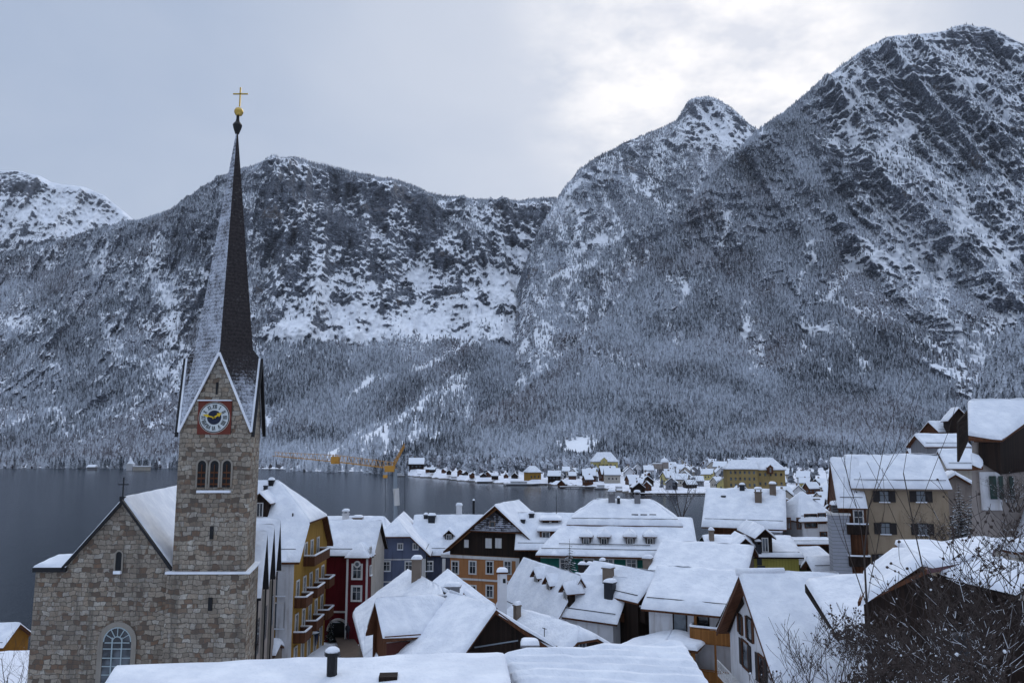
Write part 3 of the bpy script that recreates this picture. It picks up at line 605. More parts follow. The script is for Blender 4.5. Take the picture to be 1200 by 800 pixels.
def make_ground():
    U = np.arange(-700, 1700, 7.0); Dd = np.exp(np.linspace(math.log(2.0), math.log(1150), 260)); Dd = np.sort(np.concatenate([Dd, np.arange(100, 130, 1.0)]))
    u, D = np.meshgrid(U, Dd); X = (u-600)/F_PX*D; Z = ground_z(X, D)+(fbm(X/9, D/9, X*0, 4, 3)-.5)*np.clip(D/60, .3, 1.2)
    n = len(U); i = np.arange(len(Dd)-1)[:,None]*n+np.arange(n-1)[None]; Fc = np.stack([i, i+1, i+n+1, i+n], -1).reshape(-1,4)
    def gb(nt, b):
        v = objvec(nt); n = noise(nt, .25, 5, .65, v); geo = nn(nt, 'ShaderNodeNewGeometry'); s = nn(nt, 'ShaderNodeSeparateXYZ'); nt.links.new(geo.outputs['Position'], s.inputs[0])
        k = ramp(nt, math_(nt, 'ADD', n, ramp(nt, s.outputs['Z'], .2, 1.2, .35, 0)), .60, .74)
        nt.links.new(mixc(nt, k, (.78,.80,.86), (.07,.062,.058)), b.inputs['Base Color']); bump(nt, b, noise(nt, 2, 4, .6, v), .5, .15)
    tag(mesh_np('ground', np.stack([X, D, Z], -1).reshape(-1,3), Fc, principled('snowy_ground', rough=.85, build=gb), True), kind='structure')
make_ground()
# ------------------------------------------------------------------ house kit
class House:
    """gabled house: local x along the ridge, -y is the side turned to the camera. Sizes include the roof overhang."""
    def __init__(s, label, X, Y, a, L, w, ze, zr, over=.45, og=.5, hip=(0,0), hz=(None,None), wall=None, deck=None, snow=.24, zg=None, name='house', cat='house', gable=None, group=None, seed=1, gable_mat=None, ripple=0, wb=None, guard=.12, guard_back=False):
        wb = w if wb is None else wb
        zg = min(gz(X+dx, Y+dy) for dx in (-w,w) for dy in (-w,w))-.3 if zg is None else zg
        s.root = empty(name, (X, Y, zg), R(a), label, cat, group); s.L, s.w, s.over, s.og, s.zg = L, w, over, og, zg
        s.ze, s.zr = ze-zg, zr-zg; s.tan = (zr-ze)/w; s.loc = Vector((X, Y, zg)); s.rz = R(a); s.c, s.sn = math.cos(s.rz), math.sin(s.rz)
        h2 = L/2; s.planes = {}
        pts = {}
        for i, sg in ((0,-1),(1,1)):
            if hip[i]:
                zh = s.ze if hz[i] is None else hz[i]-zg; wh = w*(s.zr-zh)/(s.zr-s.ze)
            else: zh, wh = s.zr, 0
            pts[i] = (Vector((sg*(h2-hip[i]), 0, s.zr)), Vector((sg*h2, -wh, zh)), Vector((sg*h2, wh, zh)), zh, wh)
        deckm = MB(); snowm = MB(); faces = []
        for sd in (-1, 1):
            k = 1 if sd < 0 else 2; poly = [pts[0][0], pts[1][0]]
            if hip[1]: poly.append(pts[1][k])
            ww = w if sd < 0 else wb; zz = (zr-zg)-ww*(zr-ze)/w
            if pts[1][4] < w-.01: poly.append(Vector((h2, sd*ww, zz)))
            if pts[0][4] < w-.01: poly.append(Vector((-h2, sd*ww, zz)))
            if hip[0]: poly.append(pts[0][k])
            faces.append(poly)
        for i in (0, 1):
            if hip[i]: faces.append([pts[i][0], pts[i][1], pts[i][2]])
        for q, f in enumerate(faces):
            deckm.prism(f, (0,0,-.16)); snowm.snow([p+Vector((0,0,.004)) for p in f], snow, seed=seed+q*3, ripple=ripple)
        s.faces = faces
        if guard:
            for sd, ww in ((-1, w), (1, wb)):
                if sd > 0 and not guard_back: continue
                gmb = MB(); k = guard; yv = sd*ww*(1-k); zv = s.zr-(ww*(1-k))*s.tan+snow+.06
                gmb.tube((-h2+.3+hip[0]*k*.6, yv, zv), (h2-.3-hip[1]*k*.6, yv, zv), .035, .035, 4); gmb.build('snow_guard', M_METAL, s.root)
        s.deck = deckm.build('roof', deck or M_BWOOD, s.root); s.snow = snowm.build('roof_snow', M_SNOW, s.deck, True)
        # walls
        wm = MB(); wy = w-over; wx = h2-og; top = s.ze+over*s.tan-.17; s.wy, s.wx = wy, wx; by = wb-over; btop = s.zr-by*s.tan-.17
        def ridge_poly(x, i):
            zt = min(s.zr-.17, (pts[i][3]-.17)+ (0 if not hip[i] else og*(s.zr-pts[i][3])/hip[i]))
            half = (s.zr-.17-zt)/s.tan; P = [Vector((x,-wy,0)), Vector((x,by,0)), Vector((x,by,btop))]
            if zt > top+.02: P += [Vector((x, half, zt)), Vector((x,-half, zt))] if half > .05 else [Vector((x, 0, s.zr-.17))]
            P.append(Vector((x,-wy,top))); return P
        wm.quad(Vector((-wx,-wy,0)), Vector((wx,-wy,0)), Vector((wx,-wy,top)), Vector((-wx,-wy,top)))
        wm.quad(Vector((wx,by,0)), Vector((-wx,by,0)), Vector((-wx,by,btop)), Vector((wx,by,btop)))
        if gable_mat is None: wm.quad(*ridge_poly(-wx, 0)[::-1]); wm.quad(*ridge_poly(wx, 1))
        s.wall = wm.build('wall', wall or M_WHITE, s.root)
        if gable_mat is not None:
            gm = MB(); zs = top-.3
            for x, i in ((-wx,0),(wx,1)):
                P = ridge_poly(x, i); wm2 = [Vector((x,-wy,0)), Vector((x,wy,0)), Vector((x,wy,zs)), Vector((x,-wy,zs))]
                k = MB(); k.quad(*wm2); k.build('end_wall', wall or M_WHITE, s.root)
                P = [Vector((x,-wy,zs)), Vector((x,wy,zs))]+P[2:]; gm.quad(*P)
            gm.build('gable', gable_mat, s.root)
        s.pl = {'front': (Vector((0,-wy,0)), Vector((0,-1,0)), Vector((1,0,0))), 'right': (Vector((wx,0,0)), Vector((1,0,0)), Vector((0,1,0))), 'left': (Vector((-wx,0,0)), Vector((-1,0,0)), Vector((0,-1,0))), 'back': (Vector((0,wy,0)), Vector((0,1,0)), Vector((-1,0,0)))}
        n = Vector((0,-(s.zr-s.ze),-w)).normalized(); s.pl['roof'] = (Vector((0,-w,s.ze)), Vector((0,-s.tan,1)).normalized(), Vector((1,0,0))); s.pl['roofb'] = (Vector((0,w,s.ze)), Vector((0,s.tan,1)).normalized(), Vector((-1,0,0)))
        # rake and eave boards
    def to_local(s, p): d = p-s.loc; return Vector((d.x*s.c+d.y*s.sn, -d.x*s.sn+d.y*s.c, d.z))
    def hit(s, face, px, py):
        o, n, r = s.pl[face]; a = s.to_local(O_); d = ray(px, py); b = Vector((d.x*s.c+d.y*s.sn, -d.x*s.sn+d.y*s.c, d.z))
        return a+b*((o-a).dot(n)/b.dot(n))
    def frame(s, face): o, n, r = s.pl[face]; return n, r
    def windows(s, face, spots, w=.9, h=1.3, trim=M_TRIM, shut=None, bars=(1,1), casing=.12, sill_snow=True, shutw=None, pane=M_GLASS):
        n, r = s.frame(face); up = Vector((0,0,1))
        for sp in spots:
            px, py = sp[0], sp[1]; ww = sp[2] if len(sp) > 2 else w; hh = sp[3] if len(sp) > 3 else h
            c = s.hit(face, px, py); window_at(s.root, c, n, r, ww, hh, trim, shut, bars, casing, sill_snow, shutw, pane)
    def chimney(s, px, py, w=.7, h=1.3, d=None, mat=None, cap='snow', face='roof'):
        c = s.hit(face, px, py); return chimney_at(s.root, c, w, h, d or w, mat or M_BRICK, cap)
    def dormer(s, px, py, w=1.3, h=1.2, face='roof', mat=M_BWOOD, kind='gable', depth=None, over=.2, pane=(.6,.7)):
        """px,py: middle of the foot of the dormer's front"""
        c = s.hit(face, px, py); sg = -1 if face == 'roof' else 1; return dormer_at(s.root, c, w, h, sg, s.tan, mat, kind, over, pane)
    def balcony(s, face, px, py, w=3.0, d=.9, h=1.0, mat=M_HONEY, snow=True):
        """px,py: middle of the lower edge of the balcony front, on the wall plane"""
        n, r = s.frame(face); c = s.hit(face, px, py); balcony_at(s.root, c, n, r, w, d, h, mat, snow)
def window_at(root, c, n, r, ww, hh, trim=None, shut=None, bars=(1,1), casing=.12, sill_snow=True, shutw=None, pane=None, name='window'):
    up = Vector((0,0,1)); m = MB(); ax = (r, n, up); trim = trim or M_TRIM; pane = pane or M_GLASS
    for e in (-1, 1):
        m.box(c+r*e*(ww/2+casing/2)+n*.03, (casing, .10, hh+2*casing), ax=ax); m.box(c+up*e*(hh/2+casing/2)+n*.035, (ww, .10, casing), ax=ax)
    for k in range(bars[0]): m.box(c+r*(ww*((k+1)/(bars[0]+1)-.5))+n*.0, (.05, .06, hh), ax=ax)
    for k in range(bars[1]): m.box(c+up*(hh*((k+1)/(bars[1]+1)-.5)+(.12*hh if bars[1] == 1 else 0))+n*.004, (ww, .06, .05), ax=ax)
    o = m.build(name, trim, root); g = MB(); g.box(c-n*.0+n*.012, (ww, .02, hh), ax=ax); g.build('pane', pane, o)
    if sill_snow: q = MB(); q.box(c-up*(hh/2+casing-.05)+n*.12, (ww+2*casing, .16, .09), ax=ax); q.build('sill_snow', M_SNOW, o)
    if shut:
        sw = shutw or ww*.5
        for e in (-1, 1): q = MB(); q.box(c+r*e*(ww/2+casing+sw/2)+n*.06, (sw, .05, hh+.1), ax=ax); q.build('shutter', shut, root)
    return o
def chimney_at(root, c, w, h, d, mat, cap='snow'):
    m = MB(); m.box(c+Vector((0,0,h/2-.5)), (w, d, h+1.0)); 
    if cap != 'none': m.box(c+Vector((0,0,h+.04)), (w*1.22, d*1.22, .09))
    o = m.build('chimney', mat, root); z = h+.09
    if cap == 'hood':
        k = MB()
        for ex in (-1,1):
            for ey in (-1,1): k.box(c+Vector((ex*w*.4, ey*d*.4, z+.14)), (.1,.1,.28))
        k.box(c+Vector((0,0,z+.3)), (w*1.2, d*1.2, .06)); k.build('chimney_hood', mat, o); z += .33
    if cap != 'none': q = MB(); q.snow([c+Vector((-w*.6,-d*.6,z)), c+Vector((w*.6,-d*.6,z)), c+Vector((w*.6,d*.6,z)), c+Vector((-w*.6,d*.6,z))], .26, .0, cell=.15, seed=int(c.x*10) % 50); q.build('snow_cap', M_SNOW, o, True)
    return o
def dormer_at(root, c, w, h, sg, tan, mat, kind='gable', over=.2, pane=(.6,.7)):
    """dormer on the slope falling to local y = sg; c = foot of the front"""
    rise = .55*w*.8 if kind != 'shed' else .12; top = h+rise; dep = top/tan+.3; Y = lambda k: c.y-sg*k; x = c.x; z = c.z
    m = MB(); f = [Vector((x-w/2, Y(0), z-.4)), Vector((x+w/2, Y(0), z-.4)), Vector((x+w/2, Y(0), z+h))]+([Vector((x, Y(0), z+top))] if kind == 'gable' else [])+[Vector((x-w/2, Y(0), z+h))]
    m.prism(f, (0, -sg*(h/tan if kind != 'shed' else h/tan+.4), 0)); o = m.build('dormer', mat, root)
    dk, sn = MB(), MB(); ov = over
    if kind == 'gable':
        for e in (-1, 1):
            a = Vector((x, Y(-ov), z+top+.03)); b = Vector((x, Y(dep+.2), z+top+.03)); kk = rise/(w/2); c2 = Vector((x+e*(w/2+ov), Y(dep+.2), z+h-ov*kk)); d = Vector((x+e*(w/2+ov), Y(-ov), z+h-ov*kk))
            dk.prism([a, b, c2, d], (0,0,-.08)); sn.snow([a, b, c2, d], .26, .03, cell=.3, seed=int(abs(x*13)) % 40)
    elif kind == 'hip':
        a = Vector((x, Y(.45*w), z+top+.05)); b = Vector((x, Y(dep+.3), z+top+.05)); l0, r0 = [Vector((x+e*(w/2+ov), Y(-ov), z+h)) for e in (-1,1)]; l1, r1 = [Vector((x+e*(w/2+ov), Y(dep+.3), z+h)) for e in (-1,1)]
        for P in ([a, b, l1, l0], [a, r0, r1, b], [a, l0, r0]): dk.prism(P, (0,0,-.08)); sn.snow(P, .22, .03, cell=.3, seed=int(abs(x*13)) % 40)
    else:
        P = [Vector((x-w/2-ov, Y(-ov), z+h)), Vector((x+w/2+ov, Y(-ov), z+h)), Vector((x+w/2+ov, Y(dep+.4), z+h+.3)), Vector((x-w/2-ov, Y(dep+.4), z+h+.3))]
        dk.prism(P, (0,0,-.08)); sn.snow(P, .28, .03, cell=.35, seed=int(abs(x*13)) % 40)
    d_ = dk.build('dormer_roof', M_BWOOD, o); sn.build('dormer_snow', M_SNOW, o, True)
    n = Vector((0, sg, 0)); nw = max(1, int(w/1.1)) if kind == 'shed' else 1
    for k in range(nw):
        g = MB(); cx = x+(k-(nw-1)/2)*w/nw; g.box((cx, Y(-.03), z+h*.52), (pane[0]*(w/nw if nw > 1 else 1), .03, h*pane[1])); g.build('dormer_pane', M_GLASS, o)
        t = MB()
        for e in (-1, 1): t.box((cx+e*pane[0]*(w/nw if nw > 1 else 1)/2, Y(-.05), z+h*.52), (.08, .06, h*pane[1]+.1)); t.box((cx, Y(-.055), z+h*.52+e*h*pane[1]/2), (pane[0]*(w/nw if nw > 1 else 1)+.08, .06, .08))
        t.box((cx, Y(-.06), z+h*.52), (.05,.05,h*pane[1])); t.build('dormer_frame', M_TRIM, o)
    return o
def balcony_at(root, c, n, r, w, d, h, mat, snow=True):
    up = Vector((0,0,1)); ax = (r, n, up); m = MB(); m.box(c+n*d/2+up*.06, (w, d, .12), ax=ax); m.box(c+n*d+up*(h*.5), (w, .06, h*.86), ax=ax)
    for e in (-1, 1): m.box(c+n*d/2+r*e*w/2+up*h*.5, (.06, d, h*.86), ax=ax)
    m.box(c+n*d+up*h, (w+.1, .1, .07), ax=ax)
    for e in (-1, 1): m.box(c+n*d/2+r*e*w/2+up*h, (.1, d, .07), ax=ax)
    o = m.build('balcony', mat, root)
    if snow:
        q = MB(); q.box(c+n*d+up*(h+.09), (w, .16, .12), ax=ax)
        for e in (-1, 1): q.box(c+n*d/2+r*e*w/2+up*(h+.09), (.14, d-.1, .12), ax=ax)
        q.build('railing_snow', M_SNOW, o)
    return o
def wall_strip(root, name, face_frame, c0, c1, z0, z1, mat, out=.03, th=.06):
    n, r = face_frame; up = Vector((0,0,1)); L = (c1-c0).dot(r); c = (c0+c1)/2; c.z = (z0+z1)/2; m = MB(); m.box(c+n*out, (abs(L), th, abs(z1-z0)), ax=(r, n, up)); return m.build(name, mat, root)
# ------------------------------------------------------------------ the church
AX = Vector((-.187, 1, 0))                    # the church's long axis
def wallq(mb, top, z0):
    for a, b in zip(top, top[1:]): mb.quad(Vector((a.x,a.y,z0)), Vector((b.x,b.y,z0)), b, a)
def make_church():
    zg = gz(-22, 56)-1; root = empty('church', (-22, 56, zg), 0, 'stone church with a tall slate spire, clock and snowy roofs, standing at the lakeside', 'church'); o = root.location.copy()
    L = lambda v: Vector(v)-o
    def px(x, y, D): return L(P3(x, y, D))
    # tower: front corners and axis
    FL, FR = P3(206, 590, 55), P3(291.3, 590, 55); side = AX*4.35
    ztop = P3(250, 503, 55).z; zc = P3(250, 672, 55).z
    def ring(z, g=0.0): 
        c = (FL+FR+side+Vector((0,0,0)))/2; c = (FL+FR)/2+side/2; P = []
        for p in (FL, FR, FR+side, FL+side): d = Vector((p.x-c.x, p.y-c.y, 0)); q = Vector((c.x, c.y, 0))+d*(1+g/d.length); q.z = z; P.append(L(q))
        return P
    m = MB()
    for z0, z1, g in ((zg, zc, .32), (zc, ztop, 0)):
        A, B = ring(z0, g), ring(z1, g)
        for i in range(4): j = (i+1) % 4; m.quad(A[i], A[j], B[j], B[i])
        if g: m.quad(*B)
    # gable walls
    fa = px(257, 418, 54.97); fl, fr = ring(ztop)[0], ring(ztop)[1]; m.quad(fl, fr, fa)
    rg = ring(ztop); ra = px(303.5, 423, 57.3); la = px(219.5, 423, 57.0); m.quad(rg[1], rg[2], ra); m.quad(rg[3], rg[0], la)
    ba = (la+ra)-fa; m.quad(rg[2], rg[3], ba)
    tw = m.build('tower', M_STONE, root)
    # string course with snow
    q = MB(); R0, R1 = ring(zc+.02, .48), ring(zc+.02, -.02)
    for i in range(4): j = (i+1) % 4; q.prism([R0[i], R0[j], R1[j], R1[i]], (0,0,.14))
    q.build('string_course', M_SNOW, tw)
    # spire
    tip = px(278.3, 147, 57.2); F1, R1_, L1 = px(258, 405, 55.6), px(296.3, 409, 57.2), px(229.5, 405, 57.2); B1 = R1_+L1-F1
    e = lambda a, b, k: a+(b-a)*k
    cfl, cfr, cbr, cbl = px(209, 506, 54.8), px(294.5, 506, 54.8), ring(ztop-.1, .2)[2], ring(ztop-.1, .2)[3]
    FG, RG, LG = px(257, 413, 54.7), px(304.5, 420, 57.2), px(219, 420, 57.0); BG = LG+RG-FG
    sp = MB()
    for A, B, c, GA, GB in ((L1, F1, cfl, LG, FG), (F1, R1_, cfr, FG, RG), (R1_, B1, cbr, RG, BG), (B1, L1, cbl, BG, LG)):
        N = 9
        for k in range(N): sp.quad(e(A, tip, (k+1)/N) if k < N-1 else tip+(A-tip)*.035, e(A, tip, k/N), e(B, tip, k/N), e(B, tip, (k+1)/N) if k < N-1 else tip+(B-tip)*.035)
        mid = (A+B)/2; sp.quad(A, GA, c); sp.quad(A, c, B); sp.quad(B, c, GB)
    spire = sp.build('spire', M_SPIRE, root)
    # verge boards with snow on the gables
    v = MB()
    for ap, a, b in ((FG, cfl, cfr), (RG, cfr, cbr), (LG, cbl, cfl)):
        for p in (a, b): v.tube(ap, p, .09, .09, 4)
    v.build('verge_snow', M_SNOW, spire)
    v = MB()
    for ap, a, b, nrm in ((RG, cfr, cbr, Vector((.25,0,0))), (LG, cbl, cfl, Vector((-.25,0,0)))):
        for p in (a, b): v.prism([ap, p, p-Vector((0,0,.35)), ap-Vector((0,0,.5))], nrm)
        v.build('verge_board', M_IRON, spire); v = MB()
    # finial: collar, rod, ball, cross
    f = MB(); f.lathe([(.14,-.7),(.30,-.25),(.36,0),(.30,.12),(.16,.3),(.12,.5),(.11,.95)], tip, 10); f.build('finial_collar', M_IRON, spire)
    b = tip+Vector((.05,0,1.1)); f = MB(); f.lathe([(.05,-.34),(.24,-.27),(.34,-.08),(.34,.08),(.24,.27),(.05,.34)], b, 14); ball = f.build('finial_ball', M_GOLD, spire, True)
    f = MB(); f.lathe([(.30,.12),(.25,.25),(.13,.36),(.03,.40)], b, 12); f.build('ball_snow', M_SNOW, ball, True)
    cr = MB(); cb = b+Vector((0,0,.3)); cr.box(cb+Vector((.05,0,.8)), (.10,.08,1.75)); cr.box(cb+Vector((.07,0,1.15)), (1.15,.08,.09)); cr.build('cross', M_GOLD, spire)
    n, r, up = Vector((0,-1,0)), (FR-FL).normalized(), Vector((0,0,1)); ax = (r, n, up)
    # clock
    c = px(251.5, 489, 54.93); k = MB(); k.box(c, (2.35, .10, 2.35), ax=ax); ck = k.build('clock', principled('oxblood_paint', (.13,.03,.02), .8), tw)
    q = MB(); q.box(c+up*1.2+n*.1, (2.4,.25,.07), ax=ax); q.build('clock_snow', M_SNOW, ck)
    def disc(rr, off, mat, nm, r0=0.0, k=40):
        d = MB(); N = k; cc = c+n*off
        for i in range(N):
            a0, a1 = 2*math.pi*i/N, 2*math.pi*(i+1)/N; p = lambda a, q: cc+r*q*math.sin(a)+up*q*math.cos(a)
            if r0: d.quad(p(a0, r0), p(a1, r0), p(a1, rr), p(a0, rr))
            else: d.quad(cc, p(a0, rr), p(a1, rr))
        return d.build(nm, mat, ck)
    disc(1.10, .058, M_CREAM, 'clock_rim'); disc(1.06, .066, M_METAL, 'clock_ring'); disc(1.0, .074, principled('dial_white', (.50,.54,.55), .6), 'clock_dial'); disc(.50, .084, principled('dial_blue', (.008,.013,.035), .5), 'clock_centre')
    nm = MB(); ROM = ['XII','I','II','III','IIII','V','VI','VII','VIII','IX','X','XI']; H = .30; sw = .035
    for i, s_ in enumerate(ROM):
        a = 2*math.pi*i/12; rad = r*math.sin(a)+up*math.cos(a); tan = r*math.cos(a)-up*math.sin(a); cc = c+rad*.76+n*.09
        wd = {'I': .085, 'V': .17, 'X': .17}; tot = sum(wd[ch] for ch in s_); x = -tot/2
        for ch in s_:
            mx = x+wd[ch]/2; x += wd[ch]
            if ch == 'I': nm.box(cc+tan*mx, (sw+.012, .012, H), ax=(tan, n, rad))
            else:
                top, bot = (.055, -.055) if ch == 'X' else (.06, 0)
                for sg in (-1, 1):
                    p0, p1 = cc+tan*(mx+sg*top)+rad*H/2, cc+tan*(mx+(sg*bot))-rad*H/2; dd = (p1-p0); nm.box((p0+p1)/2, (sw, .012+.002*sg, dd.length), ax=(dd.normalized().cross(n), n, dd.normalized()))
    nm.build('clock_numerals', principled('numeral_black', (.012,.016,.014), .6), ck)
    for ang, ln, wd, mn in ((R(-76), .86, .075, 'minute_hand'), (R(59), .62, .10, 'hour_hand')):
        rad = r*math.sin(ang)+up*math.cos(ang); tan = r*math.cos(ang)-up*math.sin(ang); cc = c+n*.11; h = MB()
        h.quad(cc-rad*.12-tan*wd*.5, cc-rad*.12+tan*wd*.5, cc+rad*ln*.55+tan*wd*.5, cc+rad*ln*.55-tan*wd*.5); h.quad(cc+rad*ln*.5-tan*wd*1.6, cc+rad*ln*.5+tan*wd*1.6, cc+rad*ln); h.prism([cc-rad*.12-tan*wd*.5, cc-rad*.12+tan*wd*.5, cc+rad*ln*.6+tan*wd*.5, cc+rad*ln*.6-tan*wd*.5], n*.02)
        h.build(mn, principled('hand_yellow', (.62,.42,.02), .5) if mn == 'minute_hand' else MATS['hand_yellow'], ck)
    # arched openings
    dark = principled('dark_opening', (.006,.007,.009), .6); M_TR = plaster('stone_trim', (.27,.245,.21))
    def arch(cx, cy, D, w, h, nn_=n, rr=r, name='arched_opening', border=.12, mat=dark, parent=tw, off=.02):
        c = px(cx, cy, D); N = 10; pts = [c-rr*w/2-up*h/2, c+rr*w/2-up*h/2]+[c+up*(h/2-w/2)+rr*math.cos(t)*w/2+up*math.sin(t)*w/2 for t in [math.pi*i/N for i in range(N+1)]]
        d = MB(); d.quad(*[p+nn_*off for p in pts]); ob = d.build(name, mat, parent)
        if border:
            b = MB(); out = [c-rr*(w/2+border)-up*h/2]+[c+up*(h/2-w/2)+rr*-math.cos(t)*(w/2+border)+up*math.sin(t)*(w/2+border) for t in [math.pi*i/N for i in range(N+1)]]+[c+rr*(w/2+border)-up*h/2]
            inn = [c-rr*w/2-up*h/2]+[c+up*(h/2-w/2)+rr*-math.cos(t)*w/2+up*math.sin(t)*w/2 for t in [math.pi*i/N for i in range(N+1)]]+[c+rr*w/2-up*h/2]
            for i in range(len(out)-1): b.prism([out[i]+nn_*.01, out[i+1]+nn_*.01, inn[i+1]+nn_*.01, inn[i]+nn_*.01], nn_*.06)
            b.build('opening_surround', M_TR, ob)
        return c, ob
    for x in (236.5, 251.3, 265.8): 
        c, ob = arch(x, 555, 54.97, .58, 1.85, name='belfry_opening'); g = MB(); g.box(c+up*-.1+n*.06, (.05,.03,1.5), ax=ax)
        for k in range(3): g.box(c+up*(-.2+.4*k-.5)+n*.05, (.56, .03, .12), ax=ax)
        g.build('louvre', M_BWOOD, ob)
    q = MB(); cc = px(251.3, 575.5, 54.97); q.box(cc+n*.14, (2.3,.3,.16), ax=ax); q.build('sill_snow', M_SNOW, tw)
    for x, y, h, w, gg in ((254.3,455,.85,.13,0),(248,624,.85,.24,0),(246.3,707.5,.85,.26,.33)): 
        q = MB(); q.box(px(x, y, 54.97-gg*1.0), (w,.1,h), ax=ax); q.build('slit_window', dark, tw)
    sr = AX.normalized(); sn_ = Vector((sr.y, -sr.x, 0)); arch(297, 553, 57.4, .6, 1.9, sn_, sr, 'belfry_opening', .1, off=.03)
    # nave: stone gable beside the tower
    Dn = 55.6; ap, lf, rf = px(143, 590, Dn), px(76, 663, Dn), px(205, 672, Dn); le = px(42, 668, Dn); zb = 0
    m = MB(); W0 = Vector((le.x, le.y, 0)); lf2 = px(73, 668, Dn)
    wall = [Vector((le.x, le.y, 0)), Vector((rf.x, rf.y, 0)), rf, ap, lf2, le]; m.quad(*wall); side2 = AX*20
    m.quad(Vector((le.x,le.y,0)), le, le+side2, Vector((le.x,le.y,0))+side2)
    zr_ = P3(300, 700, 60); wr = L(Vector((FR.x, FR.y, 0))+side); 
    m.quad(*[p+side2 for p in wall][::-1]); nv = m.build('nave', M_STONE, root)
    ridge0, ridge1 = px(143, 585, Dn-.35), px(143, 585, Dn-.35)+AX*18.5; el0, el1 = px(72, 664, Dn-.35), px(72, 664, Dn-.35)+AX*18.5; er0 = px(203.5, 669, Dn-.35); er1 = er0+AX*18.5
    d, s_ = MB(), MB()
    for P in ([ridge0, ridge1, el1, el0], [ridge0, er0, er1, ridge1]): d.prism(P, (0,0,-.28)); s_.snow([p+Vector((0,0,.01))+AX*.25 for p in P], .2, 0, seed=4)
    fl0, fl1 = px(38, 665, Dn-.35), px(77, 665, Dn-.35); P = [fl0, fl1, fl1+AX*2+Vector((0,0,.5)), fl0+AX*2+Vector((0.9,0,.5))]; d.prism(P, (0,0,-.3)); s_.snow([p+Vector((0,0,.01)) for p in P], .2, 0, seed=5, cell=.25)
    rf_ = d.build('nave_roof', M_IRON, root); s_.build('nave_snow', M_SNOW, rf_, True)
    cx = MB(); b = px(143.5, 586, Dn); cx.box(b+up*.75, (.07,.07,1.7)); cx.box(b+up*1.1, (.75,.06,.07)); cx.box(b+up*.1, (.3,.3,.35)); cx.build('gable_cross', M_IRON, rf_)
    c, ob = arch(139.3, 657.5, Dn-.02, .42, 1.35, name='lancet_window', parent=nv, border=.1); q = MB(); q.box(c-up*.72+n*.1, (.5,.25,.2), ax=ax); q.build('sill_snow', M_SNOW, ob)
    # big traceried window
    c, ob = arch(136.3, 773, Dn-.02, 1.95, 4.4, name='nave_window', parent=nv, border=.34, mat=M_GLASS); t = MB(); M_LEAD = principled('window_bars', (.33,.40,.42), .6)
    for k in (-1, 0, 1):
        if k: t.box(c+r*k*.33+n*.05-up*.25, (.075,.07,3.5), ax=ax)
    for z in (-1.5, -.95, -.4, .15, .75, 1.15): t.box(c+up*z+n*.046, (1.9 if z < 1 else 1.7,.05,.055), ax=ax)
    for rad in (.33, .93):
        for i in range(12):
            a0, a1 = math.pi*i/12, math.pi*(i+1)/12; cc = c+up*(2.2-.975)+n*.05; t.tube(cc+r*rad*math.cos(a0)+up*rad*math.sin(a0), cc+r*rad*math.cos(a1)+up*rad*math.sin(a1), .045, .045, 4)
    for i in range(1, 6): a = math.pi*i/6; cc = c+up*(2.2-.975)+n*.05; t.tube(cc+r*.33*math.cos(a)+up*.33*math.sin(a), cc+r*.93*math.cos(a)+up*.93*math.sin(a), .035, .035, 4)
    t.build('window_bars', M_LEAD, ob)
    # aisle on the right flank with three cross gables
    m, d, s_ = MB(), MB(), MB(); base = Vector((FR.x, FR.y, 0))+side+Vector((.1,0,0)); z0 = zg; e1 = 17.3
    A = base.copy(); B = base+AX*14.5; m.quad(L(Vector((A.x,A.y,z0))), L(Vector((B.x,B.y,z0))), L(Vector((B.x,B.y,e1))), L(Vector((A.x,A.y,e1))))
    inn = Vector((-5,-.9,0))
    for k in range(3):
        t0 = .6+k*4.7; a, b = base+AX*t0, base+AX*(t0+4.1); mid = (a+b)/2; zt = 21.0
        m.quad(L(Vector((a.x,a.y,e1))), L(Vector((b.x,b.y,e1))), L(Vector((mid.x,mid.y,zt))))
        o2 = Vector((.45,0,0)); a2, b2, m2 = [L(Vector((p.x,p.y,z)))+o2 for p, z in ((a-AX*.3, e1-.5), (b+AX*.3, e1-.5), (mid, zt+.25))]
        for P in ([m2, a2, a2+inn, m2+inn], [m2, m2+inn, b2+inn, b2]): d.prism(P, (0,0,-.2)); s_.snow(P, .25, .02, seed=k, cell=.5)
        arch_c = (a+b)/2; aa = L(Vector((arch_c.x, arch_c.y, 13.5))); g = MB(); g.box(aa+sn_*.02, (1.3,.05,2.6), ax=(sr, sn_, up)); g.build('aisle_window', M_GLASS, root)
        for p in (a-AX*.3,): g = MB(); g.box(L(Vector((p.x,p.y,(z0+e1)/2-.4))), (.35,.35,e1-z0-.8)); g.build('pilaster', M_TR, root); g = MB(); g.tube(L(Vector((p.x+.22,p.y,z0))), L(Vector((p.x+.22,p.y,e1-.5))), .07); g.build('downpipe', M_IRON, root)
    m.build('aisle_wall', M_PINK, root); dd = d.build('aisle_roof', M_IRON, root); s_.build('aisle_snow', M_SNOW, dd, True)
    # hipped choir end behind the tower
    c0 = px(207, 573, 73); return root
make_church()
# ------------------------------------------------------------------ houses of the near town
def frieze(h, face, z, mat=M_TRIM, t=.16, half=None):
    n, r = h.frame(face); half = half or (h.wx if face in ('front','back') else h.wy); o = h.pl[face][0].copy(); o.z = z; m = MB(); m.box(o+n*.03, (half*2, .07, t), ax=(r, n, Vector((0,0,1)))); m.build('frieze', mat, h.root)
